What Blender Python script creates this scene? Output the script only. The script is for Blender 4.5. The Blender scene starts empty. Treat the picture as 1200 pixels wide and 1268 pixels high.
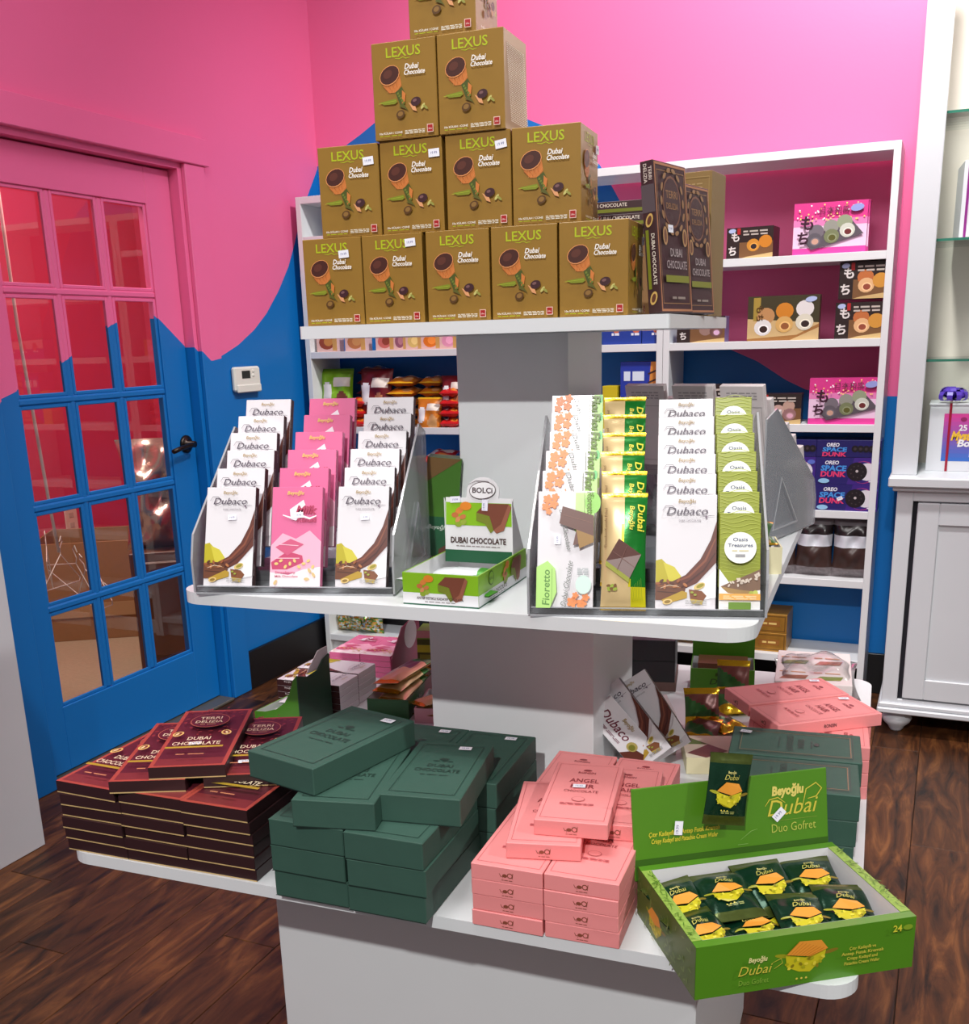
import bpy, bmesh, math, random
from mathutils import Matrix, Vector
random.seed(7)
SC = bpy.context.scene
COL = SC.collection
PI = math.pi
# ------------------------------------------------------------------ camera
F, CY = 1284.4855, 774.294
CAM = Vector((0.63204, -1.62679, 1.41214))
RIGHT = Vector((0.91507, 0.40237, -0.02742)); UP = Vector((-0.08254, 0.25340, 0.96383)); FWD = Vector((-0.39477, 0.87971, -0.26509))
cd = bpy.data.cameras.new('camera'); cam = bpy.data.objects.new('camera', cd); COL.objects.link(cam)
cd.sensor_fit = 'HORIZONTAL'; cd.sensor_width = 36.0; cd.lens = F / 1200 * 36.0
cd.shift_y = (CY - 634.0) / 1200.0; cd.clip_start = .05
m = Matrix((RIGHT, UP, -FWD)).transposed().to_4x4(); m.translation = CAM
cam.matrix_world = m; SC.camera = cam
# ------------------------------------------------------------------ light
w = bpy.data.worlds.new('world'); SC.world = w; w.use_nodes = True
w.node_tree.nodes['Background'].inputs[0].default_value = (1.0, .90, .90, 1); w.node_tree.nodes['Background'].inputs[1].default_value = .27
def lamp(kind, loc, power, color=(1, 1, 1), size=.1, aim=None, spot=None, blend=.5):
    l = bpy.data.lights.new('track_or_fill_light', kind); l.energy = power; l.color = color
    if kind == 'AREA': l.size = size
    else: l.shadow_soft_size = size
    if spot: l.spot_size = math.radians(spot); l.spot_blend = blend
    o = bpy.data.objects.new('track_or_fill_light', l); COL.objects.link(o); o.location = loc
    if aim: o.rotation_euler = (Vector(aim) - Vector(loc)).to_track_quat('-Z', 'Y').to_euler()
    return o
lamp('SPOT', (.75, -4.0, 3.8), 560, (1, .985, .96), .05, (.05, -.40, .82), 38, .7)     # track spot behind the shopper, aimed at the stand
lamp('SPOT', (3.8, -.6, 3.8), 260, (1, .985, .96), .06, (.2, -.2, .8), 60, .8)          # track spot to the right
lamp('SPOT', (.45, 1.15, 3.7), 350, (1, .96, .95), .10, (.1, 2.6, 1.8), 118, .7)        # track lamp washing the back wall
lamp('AREA', (-.2, -.6, 3.8), 56, (1, .98, .96), 1.2, (-.2, -.6, 0))                      # added overhead fill, not a known fixture
lamp('AREA', (-2.6, 1.5, 2.6), 40, (1, .88, .80), .5, (-3.1, 2.4, .6))                  # added unseen light that brightens the storeroom
lamp('AREA', (1.05, 2.36, 2.72), 5, (1, .98, .9), .22, (1.0, 2.40, 0))                    # unseen light added in the hutch top to brighten its inside
SC.view_settings.view_transform = 'Standard'; SC.view_settings.look = 'None'; SC.view_settings.gamma = 1.0
SC.view_settings.use_curve_mapping = False; SC.view_settings.exposure = 0.0
# ------------------------------------------------------------------ helpers
PH = 0.0569                                   # the stand is turned a little against the room
CP, SP_ = math.cos(PH), math.sin(PH)
def S2W(x, y, z=0): return Vector((CP * x - SP_ * y, SP_ * x + CP * y, z))
def W2S(v): return Vector((CP * v.x + SP_ * v.y, -SP_ * v.x + CP * v.y, v.z))
def ray(u, v): return RIGHT * ((u - 600) / F) + UP * ((CY - v) / F) + FWD
def rz(u, v, z):                               # pixel -> room point on a horizontal plane
    d = ray(u, v); return CAM + d * ((z - CAM.z) / d.z)
def ry(u, v, y):
    d = ray(u, v); return CAM + d * ((y - CAM.y) / d.y)
def sz(u, v, z): return W2S(rz(u, v, z))       # the same in stand coordinates
def lin(c):
    c = c / 255.0
    return c / 12.92 if c <= .04045 else ((c + .055) / 1.055) ** 2.4
def rgb(*c): return (lin(c[0]), lin(c[1]), lin(c[2]), 1)
MATS = {}
def mat(name, c, rough=.5, metal=0, noise=0, nscale=30, bump=0, spec=.5, coat=0, sub=None):
    if name in MATS: return MATS[name]
    m = bpy.data.materials.new(name); m.use_nodes = True; MATS[name] = m
    nt = m.node_tree; b = nt.nodes['Principled BSDF']
    col = rgb(*c)
    b.inputs['Base Color'].default_value = col; b.inputs['Roughness'].default_value = rough; b.inputs['Metallic'].default_value = metal
    b.inputs['Specular IOR Level'].default_value = spec
    if coat: b.inputs['Coat Weight'].default_value = coat; b.inputs['Coat Roughness'].default_value = .08
    if noise or bump:
        tc = nt.nodes.new('ShaderNodeTexCoord'); n = nt.nodes.new('ShaderNodeTexNoise'); n.inputs['Scale'].default_value = nscale; n.inputs['Detail'].default_value = 5
        nt.links.new(tc.outputs['Object'], n.inputs['Vector'])
        if noise:
            mx = nt.nodes.new('ShaderNodeMix'); mx.data_type = 'RGBA'
            mx.inputs[6].default_value = tuple(x * (1 - noise) for x in col[:3]) + (1,); mx.inputs[7].default_value = tuple(min(1, x * (1 + noise)) for x in col[:3]) + (1,)
            nt.links.new(n.outputs['Fac'], mx.inputs[0]); nt.links.new(mx.outputs[2], b.inputs['Base Color'])
        if bump:
            bp = nt.nodes.new('ShaderNodeBump'); bp.inputs['Strength'].default_value = bump; bp.inputs['Distance'].default_value = .002
            nt.links.new(n.outputs['Fac'], bp.inputs['Height']); nt.links.new(bp.outputs['Normal'], b.inputs['Normal'])
    return m
def ink(c, rough=.4): return mat('ink_%d_%d_%d_%d' % (c[0], c[1], c[2], int(rough * 100)), c, rough)
def foil(c): return mat('foil_%d_%d_%d' % c, c, .22, .75, .15, 60, .5)
def clear(name, tint, ior, rough=.03, body=0.0):
    if name in MATS: return MATS[name]
    m = bpy.data.materials.new(name); m.use_nodes = True; MATS[name] = m; nt = m.node_tree; nt.nodes.clear()
    out = nt.nodes.new('ShaderNodeOutputMaterial'); t = nt.nodes.new('ShaderNodeBsdfTransparent'); g = nt.nodes.new('ShaderNodeBsdfGlossy'); fr = nt.nodes.new('ShaderNodeFresnel'); mx = nt.nodes.new('ShaderNodeMixShader')
    t.inputs[0].default_value = (*tint, 1); g.inputs['Roughness'].default_value = rough; fr.inputs['IOR'].default_value = ior
    nt.links.new(fr.outputs[0], mx.inputs[0]); nt.links.new(t.outputs[0], mx.inputs[1]); nt.links.new(g.outputs[0], mx.inputs[2])
    last = mx
    if body:
        d = nt.nodes.new('ShaderNodeBsdfDiffuse'); d.inputs[0].default_value = (.8, .82, .85, 1); m2 = nt.nodes.new('ShaderNodeMixShader'); m2.inputs[0].default_value = body
        nt.links.new(mx.outputs[0], m2.inputs[1]); nt.links.new(d.outputs[0], m2.inputs[2]); last = m2
    nt.links.new(last.outputs[0], out.inputs[0]); return m
class MB:
    def __init__(s): s.v = []; s.f = []; s.mi = []; s.mats = []
    def m(s, mt):
        if mt not in s.mats: s.mats.append(mt)
        return s.mats.index(mt)
    def face(s, pts, mt):
        b = len(s.v); s.v.extend([tuple(p) for p in pts]); s.f.append(tuple(range(b, b + len(pts)))); s.mi.append(s.m(mt))
    def add(s, vs, fs, mt):
        b = len(s.v); s.v.extend([tuple(p) for p in vs]); k = s.m(mt)
        for f in fs: s.f.append(tuple(b + i for i in f)); s.mi.append(k)
    def box(s, x0, x1, y0, y1, z0, z1, mt, bev=0.0, M=None):
        if bev > 0:
            bm = bmesh.new(); bmesh.ops.create_cube(bm, size=1)
            for v in bm.verts: v.co = Vector(((x0 + x1) / 2 + v.co.x * (x1 - x0), (y0 + y1) / 2 + v.co.y * (y1 - y0), (z0 + z1) / 2 + v.co.z * (z1 - z0)))
            bmesh.ops.bevel(bm, geom=bm.edges[:], offset=bev, segments=1, affect='EDGES')
            bm.verts.index_update(); vs = [v.co.copy() for v in bm.verts]; fs = [[v.index for v in f.verts] for f in bm.faces]; bm.free()
        else:
            vs = [Vector((x, y, z)) for z in (z0, z1) for y in (y0, y1) for x in (x0, x1)]
            fs = [(0, 2, 3, 1), (4, 5, 7, 6), (0, 1, 5, 4), (2, 6, 7, 3), (0, 4, 6, 2), (1, 3, 7, 5)]
        if M is not None: vs = [M @ p for p in vs]
        s.add(vs, fs, mt); return s
    def prism(s, pts, z0, z1, mt, M=None):      # outline in x,y extruded in z
        n = len(pts); vs = [Vector((p[0], p[1], z0)) for p in pts] + [Vector((p[0], p[1], z1)) for p in pts]
        if M is not None: vs = [M @ p for p in vs]
        s.add(vs, [tuple(reversed(range(n))), tuple(range(n, 2 * n))] + [(i, (i + 1) % n, n + (i + 1) % n, n + i) for i in range(n)], mt); return s
    def lathe(s, prof, mt, n=20, c=(0, 0, 0)):
        vs = []; fs = []
        for r, z in prof:
            for k in range(n): a = 2 * PI * k / n; vs.append((c[0] + r * math.cos(a), c[1] + r * math.sin(a), c[2] + z))
        for i in range(len(prof) - 1):
            for k in range(n): fs.append((i * n + k, i * n + (k + 1) % n, (i + 1) * n + (k + 1) % n, (i + 1) * n + k))
        fs.append(tuple(reversed(range(n)))); fs.append(tuple(range((len(prof) - 1) * n, len(prof) * n)))
        s.add(vs, fs, mt); return s
    def tube(s, pts, r, mt, n=8):
        pts = [Vector(p) for p in pts]; vs = []; fs = []
        for i, p in enumerate(pts):
            d = (pts[min(i + 1, len(pts) - 1)] - pts[max(i - 1, 0)]).normalized(); a = d.orthogonal().normalized(); 
            if i and abs(a.dot(pa)) < .99: a = (pa - d * pa.dot(d)).normalized()
            pa = a; b = d.cross(a)
            for k in range(n): t = 2 * PI * k / n; vs.append(p + (a * math.cos(t) + b * math.sin(t)) * r)
        for i in range(len(pts) - 1):
            for k in range(n): fs.append((i * n + k, i * n + (k + 1) % n, (i + 1) * n + (k + 1) % n, (i + 1) * n + k))
        fs.append(tuple(reversed(range(n)))); fs.append(tuple(range((len(pts) - 1) * n, len(pts) * n)))
        s.add(vs, fs, mt); return s
    def mesh(s, name, smooth=False):
        me = bpy.data.meshes.new(name); me.from_pydata(s.v, [], s.f)
        for mt in s.mats: me.materials.append(mt)
        me.polygons.foreach_set('material_index', s.mi)
        if smooth: me.polygons.foreach_set('use_smooth', [True] * len(s.f))
        me.update(); return me
    def obj(s, name, parent=None, smooth=False): return mkobj(name, s.mesh(name, smooth), parent)
def mkobj(name, me, parent=None):
    o = bpy.data.objects.new(name, me); COL.objects.link(o)
    if parent: o.parent = parent
    return o
def tag(o, label, cat, group=None):
    o['label'] = label; o['category'] = cat
    if group: o['group'] = group
    return o
def empty(name, loc=(0, 0, 0), rot=(0, 0, 0)):
    o = bpy.data.objects.new(name, None); COL.objects.link(o); o.location = loc; o.rotation_euler = rot; o.empty_display_size = .05; return o
def struct(o): o['kind'] = 'structure'; return o
def put(o, x, y, z, yaw=0, tilt=0, roll=0):     # stand coordinates; tilt leans the top backwards
    o.location = S2W(x, y, z); o.rotation_euler = (-math.radians(tilt), math.radians(roll), math.radians(yaw) + PH); return o
def room(o, x, y, z, yaw=0, tilt=0, roll=0):
    o.location = (x, y, z); o.rotation_euler = (-math.radians(tilt), math.radians(roll), math.radians(yaw)); return o
def dup(o, parent=None):
    c = o.copy(); COL.objects.link(c)
    if parent: c.parent = parent
    for ch in list(o.children): dup(ch, c)
    return c
# ------------------------------------------------------------------ print: flat artwork that lies on a face
TXT = {}
def text_geo(t, bold=0.0):
    k = (t, bold)
    if k in TXT: return TXT[k]
    cu = bpy.data.curves.new('t', 'FONT'); cu.body = t; cu.size = 1; cu.resolution_u = 2; cu.offset = bold; cu.fill_mode = 'FRONT'
    o = bpy.data.objects.new('t', cu); COL.objects.link(o)
    me = bpy.data.meshes.new_from_object(o.evaluated_get(bpy.context.evaluated_depsgraph_get()))
    vs = [v.co.copy() for v in me.vertices]; fs = [tuple(p.vertices) for p in me.polygons]
    bpy.data.objects.remove(o); bpy.data.curves.remove(cu); bpy.data.meshes.remove(me)
    if vs:
        x0 = min(v.x for v in vs); x1 = max(v.x for v in vs)
    else: x0 = x1 = 0
    TXT[k] = (vs, fs, x0, x1); return TXT[k]
class Art:
    def __init__(s): s.l = []; s.n = 0
    def poly(s, pts, c, r=.4): s.n += 1; s.l.append(([(p[0], p[1]) for p in pts], [tuple(range(len(pts)))], c, r, s.n)); return s
    def rect(s, x0, y0, x1, y1, c, r=.4, rot=0):
        cx, cy = (x0 + x1) / 2, (y0 + y1) / 2; a = math.radians(rot); ca, sa = math.cos(a), math.sin(a)
        return s.poly([(cx + (x - cx) * ca - (y - cy) * sa, cy + (x - cx) * sa + (y - cy) * ca) for x, y in ((x0, y0), (x1, y0), (x1, y1), (x0, y1))], c, r)
    def ell(s, cx, cy, rx, ry_, c, rot=0, a0=0, a1=360, n=16, r=.4):
        a = math.radians(rot); pts = []
        full = a1 - a0 >= 360
        for k in range(n if full else n + 1):
            t = math.radians(a0 + (a1 - a0) * k / n); x, y = rx * math.cos(t), ry_ * math.sin(t)
            pts.append((cx + x * math.cos(a) - y * math.sin(a), cy + x * math.sin(a) + y * math.cos(a)))
        return s.poly(pts, c, r)
    def frame(s, x0, y0, x1, y1, t, c, r=.4):
        s.n += 1; o = [(x0, y0), (x1, y0), (x1, y1), (x0, y1)]; i = [(x0 + t, y0 + t), (x1 - t, y0 + t), (x1 - t, y1 - t), (x0 + t, y1 - t)]
        s.l.append((o + i, [(k, (k + 1) % 4, 4 + (k + 1) % 4, 4 + k) for k in range(4)], c, r, s.n)); return s
    def stroke(s, pts, wd, c, r=.4):
        s.n += 1; P = [Vector(p) for p in pts]; vs = []; n = len(P)
        for i, p in enumerate(P):
            d = (P[min(i + 1, n - 1)] - P[max(i - 1, 0)]).normalized(); q = Vector((-d.y, d.x)) * wd / 2 * (1 if 0 < i < n - 1 else .5)
            vs += [tuple(p + q), tuple(p - q)]
        s.l.append((vs, [(2 * i, 2 * i + 1, 2 * i + 3, 2 * i + 2) for i in range(n - 1)], c, r, s.n)); return s
    def text(s, t, x, y, h, c, shear=0, bold=.01, align='c', rot=0, wide=1.0, fit=None, r=.4):
        vs, fs, a, b = text_geo(t, bold); k = h / .73
        kx = k * wide
        if fit: kx = fit / max(1e-6, b - a)
        off = {'c': (a + b) / 2, 'l': a, 'r': b}[align]; ca, sa = math.cos(math.radians(rot)), math.sin(math.radians(rot)); o = []
        for v in vs:
            px, py = (v.x - off) * kx + v.y * k * shear, v.y * k; o.append((x + px * ca - py * sa, y + px * sa + py * ca))
        s.n += 1; s.l.append((o, fs, c, r, s.n)); return s
    def dashes(s, x0, x1, y, h, c, n=3, gap=.25, rows=1, lead=1.7, seed=1, r=.4):
        rd = random.Random(seed)
        for row in range(rows):
            yy = y - row * h * lead; ws = [rd.uniform(.6, 1.4) for _ in range(n)]; tot = sum(ws) + gap * (n - 1); x = x0; vs = []; fs = []
            for q in ws:
                ww = (x1 - x0) * q / tot; b = len(vs); vs += [(x, yy), (x + ww, yy), (x + ww, yy + h), (x, yy + h)]; fs.append((b, b + 1, b + 2, b + 3)); x += ww + (x1 - x0) * gap / tot
            s.n += 1; s.l.append((vs, fs, c, r, s.n))
        return s
    def mesh(s, name, fn, step=.00012):
        b = MB()
        for vs, fs, c, r, lay in s.l:
            mt = c if isinstance(c, bpy.types.Material) else ink(c, r)
            base = len(b.v); pts = [fn(x, y, .00025 + step * lay) for x, y in vs]; b.v.extend([tuple(p) for p in pts]); k = b.m(mt)
            for f in fs: b.f.append(tuple(base + i for i in f)); b.mi.append(k)
        return b.mesh(name)
def facefn(face, w_, d_, h_):
    return {'front': lambda u, v, n: (u, -d_ / 2 - n, v), 'top': lambda u, v, n: (u, -d_ / 2 + v, h_ + n), 'right': lambda u, v, n: (w_ / 2 + n, u, v),
            'left': lambda u, v, n: (-w_ / 2 - n, -u, v), 'back': lambda u, v, n: (-u, d_ / 2 + n, v)}[face]
ARTC = {}; BOXC = {}
def art_on(parent, art, key, face, dims, name=None):
    k = (key, face, dims)
    if k not in ARTC: ARTC[k] = art.mesh(name or face + '_print', facefn(face, *dims))
    return mkobj(name or face + '_print', ARTC[k], parent)
def box_obj(name, dims, mt, bev=.0008, mats=None):
    k = (dims, mt.name, bev)
    if k not in BOXC:
        b = MB(); b.box(-dims[0] / 2, dims[0] / 2, -dims[1] / 2, dims[1] / 2, 0, dims[2], mt, bev); BOXC[k] = b.mesh(name)
    return mkobj(name, BOXC[k])
def sticker(parent, face, dims, u, v, rot=0, s=1.0):
    a = Art().rect(u - .007 * s, v - .0045 * s, u + .007 * s, v + .0045 * s, (240, 242, 250), .5, rot)
    ca, sa = math.cos(math.radians(rot)), math.sin(math.radians(rot))
    a.text('19.99', u + .001 * sa, v - .0015 * ca, .003 * s, (90, 90, 150), 0, 0, 'c', rot)
    f = facefn(face, *dims); o = mkobj('price_sticker', a.mesh('price_sticker', lambda x, y, n: f(x, y, n + .0022)), parent); return o
# pillow-like wrapper: grid with bulge, faces coloured by a function of (u, v) in -1..1
def pillow(name, w_, h_, t, cf, nu=14, nv=18, crimp=.1, seed=0, wr=.12, flat=.55):
    rd = random.Random(seed); b = MB()
    ph = [rd.uniform(0, 6.28) for _ in range(6)]
    def Z(u, v):
        e = max(0, 1 - abs(u) ** 3.2) ** .6; q = max(0, (1 - (abs(v) / (1 - crimp)) ** 3)) ** .6 if abs(v) < 1 - crimp else 0
        z = t / 2 * e * q
        return z * (1 + wr * (math.sin(5 * u + ph[0] + 3 * v) * .5 + math.sin(9 * v + ph[1]) * .3 + math.sin(7 * u - 6 * v + ph[2]) * .4)) + .0006
    grid = [[(-1 + 2 * i / nu, -1 + 2 * j / nv) for i in range(nu + 1)] for j in range(nv + 1)]
    for sgn in (1, -1):
        base = len(b.v)
        for j, row in enumerate(grid):
            for i, (u, v) in enumerate(row):
                pinch = 1 - .05 * (1 - abs(v) ** 4) * 0; zz = Z(u, v) * sgn
                if abs(v) > 1 - crimp: zz += .0012 * math.sin(i * PI) * 0
                b.v.append((u * w_ / 2 * (1 - .06 * max(0, 1 - abs(v) ** 2) * (t / w_) * 4), v * h_ / 2, zz))
        for j in range(nv):
            for i in range(nu):
                q = (base + j * (nu + 1) + i, base + j * (nu + 1) + i + 1, base + (j + 1) * (nu + 1) + i + 1, base + (j + 1) * (nu + 1) + i)
                b.f.append(q if sgn > 0 else q[::-1]); u = -1 + 2 * (i + .5) / nu; v = -1 + 2 * (j + .5) / nv
                b.mi.append(b.m(cf(u, v) if sgn > 0 else cf(2, 2)))
    me = b.mesh(name, True); return me, Z
def wrap_art(art, w_, h_, Z, name, lift=.0006):
    return art.mesh(name, lambda x, y, n: (x, y, Z(max(-1, min(1, x / (w_ / 2))), max(-1, min(1, y / (h_ / 2)))) + n + lift), .00008)
# ------------------------------------------------------------------ palette
WHITE = mat('white_laminate', (226, 229, 230), .32, noise=.02, nscale=8)
WHITE2 = mat('white_painted_wood', (212, 216, 220), .4, noise=.03, nscale=6)
BLACK = mat('black_baseboard_paint', (14, 13, 16), .45, noise=.2)
CARD = mat('cardboard', (160, 118, 76), .8, noise=.08, nscale=40)
GREYB = mat('grey_board', (206, 198, 198), .75, noise=.05)
ACR = clear('acrylic', (.95, .96, .97), 1.28, .04, .05)
ACRS = clear('acrylic_side', (.95, .96, .97), 1.25, .06, .17)
ACRE = clear('acrylic_edge', (.72, .74, .78), 1.5, .08, .35)
GLASS = clear('door_glass', (.93, .93, .93), 1.75, .01)
SGLASS = clear('shelf_glass', (.93, .97, .95), 1.5, .02)
SGEDGE = mat('glass_edge', (52, 120, 100), .15)
def mural_mat(name, axis, pts, lo, hi):
    m = bpy.data.materials.new(name); m.use_nodes = True; MATS[name] = m; nt = m.node_tree; b = nt.nodes['Principled BSDF']
    g = nt.nodes.new('ShaderNodeNewGeometry'); s = nt.nodes.new('ShaderNodeSeparateXYZ'); nt.links.new(g.outputs['Position'], s.inputs[0])
    mr = nt.nodes.new('ShaderNodeMapRange'); mr.inputs[1].default_value = lo; mr.inputs[2].default_value = hi; nt.links.new(s.outputs[axis], mr.inputs[0])
    fc = nt.nodes.new('ShaderNodeFloatCurve'); c = fc.mapping.curves[0]
    q = [((p[0] - lo) / (hi - lo), (p[1] - 1.0) / 1.6) for p in pts]
    c.points[0].location = q[0]; c.points[1].location = q[-1]
    for p in q[1:-1]: c.points.new(*p)
    for p in c.points: p.handle_type = 'VECTOR'
    fc.mapping.update(); nt.links.new(mr.outputs[0], fc.inputs['Value'])
    sc = nt.nodes.new('ShaderNodeMath'); sc.operation = 'MULTIPLY_ADD'; sc.inputs[1].default_value = 1.6; sc.inputs[2].default_value = 1.0; nt.links.new(fc.outputs[0], sc.inputs[0])
    gt = nt.nodes.new('ShaderNodeMath'); gt.operation = 'GREATER_THAN'; nt.links.new(s.outputs[2], gt.inputs[0]); nt.links.new(sc.outputs[0], gt.inputs[1])
    n = nt.nodes.new('ShaderNodeTexNoise'); n.inputs['Scale'].default_value = 90; n.inputs['Detail'].default_value = 3; nt.links.new(g.outputs['Position'], n.inputs['Vector'])
    bp = nt.nodes.new('ShaderNodeBump'); bp.inputs['Strength'].default_value = .12; bp.inputs['Distance'].default_value = .002; nt.links.new(n.outputs['Fac'], bp.inputs['Height']); nt.links.new(bp.outputs['Normal'], b.inputs['Normal'])
    mx = nt.nodes.new('ShaderNodeMix'); mx.data_type = 'RGBA'; mx.inputs[6].default_value = rgb(4, 110, 186); mx.inputs[7].default_value = rgb(234, 108, 158)
    nt.links.new(gt.outputs[0], mx.inputs[0]); nt.links.new(mx.outputs[2], b.inputs['Base Color']); b.inputs['Roughness'].default_value = .45
    return m
MURL = mural_mat('mural_paint_side_wall', 1, [(.3, 1.2), (.763, 1.275), (.82, 1.292), (1.056, 1.383), (1.292, 1.499), (1.40, 1.53), (1.512, 1.533), (1.734, 1.363), (1.80, 1.372), (1.854, 1.39), (1.938, 1.42), (2.055, 1.479), (2.15, 1.544), (2.25, 1.637), (2.337, 1.738), (2.4, 1.84), (2.47, 1.97), (2.65, 2.2)], .3, 2.65)
MURB = mural_mat('mural_paint_back_wall', 0, [(-2.1, 2.14), (-2.02, 2.17), (-1.79, 2.28), (-1.72, 2.318), (-1.55, 2.36), (-1.35, 2.37), (-1.15, 2.32), (-1.03, 2.265), (-.95, 2.23), (-.72, 2.07), (-.5, 1.7), (-.33, 1.45), (-.188, 1.352), (-.076, 1.303), (.035, 1.231), (.113, 1.193), (.3, 1.168), (.8, 1.165)], -2.1, .8)
# ------------------------------------------------------------------ the room
XW, YW = -2.02, 2.62
def wood_mat(i):
    nm = 'walnut_plank_%d' % i
    m = bpy.data.materials.new(nm); m.use_nodes = True; MATS[nm] = m; nt = m.node_tree; b = nt.nodes['Principled BSDF']
    g = nt.nodes.new('ShaderNodeNewGeometry'); mp = nt.nodes.new('ShaderNodeMapping'); mp.inputs['Scale'].default_value = (19, 3.4, 1); mp.inputs['Location'].default_value = (i * 7.3, i * 3.1, 0)
    nt.links.new(g.outputs['Position'], mp.inputs[0]); n = nt.nodes.new('ShaderNodeTexNoise'); n.inputs['Scale'].default_value = 1.0; n.inputs['Detail'].default_value = 8; n.inputs['Roughness'].default_value = .62; n.inputs['Distortion'].default_value = 1.2
    nt.links.new(mp.outputs[0], n.inputs['Vector']); cr = nt.nodes.new('ShaderNodeValToRGB'); e = cr.color_ramp.elements
    k = (.85, 1.0, 1.12, .93)[i % 4]
    e[0].position = .33; e[0].color = tuple(x * k for x in rgb(30, 17, 10)[:3]) + (1,); e[1].position = .80; e[1].color = tuple(x * k for x in rgb(138, 88, 46)[:3]) + (1,)
    q = cr.color_ramp.elements.new(.52); q.color = tuple(x * k for x in rgb(82, 47, 24)[:3]) + (1,)
    nt.links.new(n.outputs['Fac'], cr.inputs[0]); nt.links.new(cr.outputs[0], b.inputs['Base Color']); b.inputs['Roughness'].default_value = .45; b.inputs['Specular IOR Level'].default_value = .3
    bp = nt.nodes.new('ShaderNodeBump'); bp.inputs['Strength'].default_value = .25; bp.inputs['Distance'].default_value = .002; nt.links.new(n.outputs['Fac'], bp.inputs['Height']); nt.links.new(bp.outputs['Normal'], b.inputs['Normal'])
    return m
WOODS = [wood_mat(i) for i in range(4)]
b = MB(); b.box(XW, 3.2, -3.4, YW, -.1, -.008, mat('floor_underlay', (30, 20, 14), .8)); floor = struct(b.obj('floor'))
PW = .155
pm = []
for i in range(4):
    b = MB(); b.box(-PW / 2 + .0008, PW / 2 - .0008, -.6 + .0008, .6 - .0008, -.008, 0, WOODS[i], .0012); pm.append(b.mesh('plank'))
for ix in range(23):
    x = XW + .09 + PW * ix; y = -1.9 + (ix * .47) % 1.2; k = 0
    if x > 1.5: break
    while y < YW - .03:
        L = min(1.2, YW - .012 - y); o = mkobj('plank', pm[(ix * 3 + k * 2 + (ix // 3)) % 4], floor); o.location = (x, y + L / 2, 0); o.scale = (1, L / 1.2, 1); y += L; k += 1
# walls
DY0, DY1, DZ = .735, 1.665, 2.045     # door opening
b = MB()
b.box(XW - .14, XW, -3.4, DY0 - .03, 0, 3.9, MURL); b.box(XW - .14, XW, DY1 + .03, YW, 0, 3.9, MURL); b.box(XW - .14, XW, DY0 - .03, DY1 + .03, DZ + .03, 3.9, MURL)
struct(b.obj('wall_left'))
b = MB(); b.box(XW - .14, 3.2, YW, YW + .12, 0, 3.9, MURB); struct(b.obj('wall_back'))
b = MB(); b.box(XW, XW + .018, 1.78, YW, 0, .165, BLACK, .002); b.box(XW, XW + .018, .3, .62, 0, .165, BLACK, .002); b.box(XW, XW + .018, -3.4, .3, 0, .165, BLACK, .002)
struct(b.obj('baseboard_left'))
b = MB(); b.box(XW, 3.2, YW - .018, YW, 0, .165, BLACK, .002); struct(b.obj('baseboard_back'))
# casing
b = MB(); c0 = .115
b.box(XW, XW + .02, DY1 + .02, DY1 + .02 + c0, 0, DZ + .02, MURL, .003); b.box(XW, XW + .02, DY0 - .02 - c0, DY0 - .02, 0, DZ + .02, MURL, .003)
b.box(XW, XW + .028, DY0 - .02 - c0 - .02, DY1 + .02 + c0 + .02, DZ + .02, DZ + .115, MURL, .003)
b.box(XW - .13, XW, DY1, DY1 + .03, 0, DZ + .03, MURL); b.box(XW - .13, XW, DY0 - .03, DY0, 0, DZ + .03, MURL); b.box(XW - .13, XW, DY0, DY1, DZ, DZ + .03, MURL)
b.box(XW - .125, XW - .085, DY1 - .012, DY1, 0, DZ, MURL); b.box(XW - .125, XW - .085, DY0, DY0 + .012, 0, DZ, MURL); b.box(XW - .125, XW - .085, DY0, DY1, DZ - .012, DZ, MURL)
struct(b.obj('trim_1'))
b = MB(); b.box(XW - .14, XW + .03, DY0, DY1, 0, .012, mat('aluminium_threshold', (120, 116, 108), .45, .6), .003); struct(b.obj('trim_2'))
# door leaf
XD = XW - .04
door = struct(empty('door_1', (XD, (DY0 + DY1) / 2, .012)))
d0, d1, dz0, dz1 = DY0 + .004 - (DY0 + DY1) / 2, DY1 - .004 - (DY0 + DY1) / 2, .004, DZ - .018
g0, g1, gz = .838 - 1.2, 1.527 - 1.2, [.243 - .012, .583 - .012, .921 - .012, 1.26 - .012, 1.602 - .012, 1.914 - .012]
for nm, a in (('stile', (d0, g0, dz0, dz1)), ('stile', (g1, d1, dz0, dz1)), ('rail', (g0, g1, dz0, gz[0])), ('rail', (g0, g1, gz[-1], dz1))):
    b = MB(); b.box(-.042, 0, a[0], a[1], a[2], a[3], MURL, .002); b.obj(nm, door)
gw = (g1 - g0) / 3
for k in (1, 2):
    y = g0 + gw * k; b = MB(); b.box(-.036, -.004, y - .012, y + .012, gz[0], gz[-1], MURL, .006); b.obj('muntin', door)
for k in range(1, 5):
    b = MB(); b.box(-.034, -.002, g0, g1, gz[k] - .012, gz[k] + .012, MURL, .006); b.obj('muntin', door)
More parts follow.
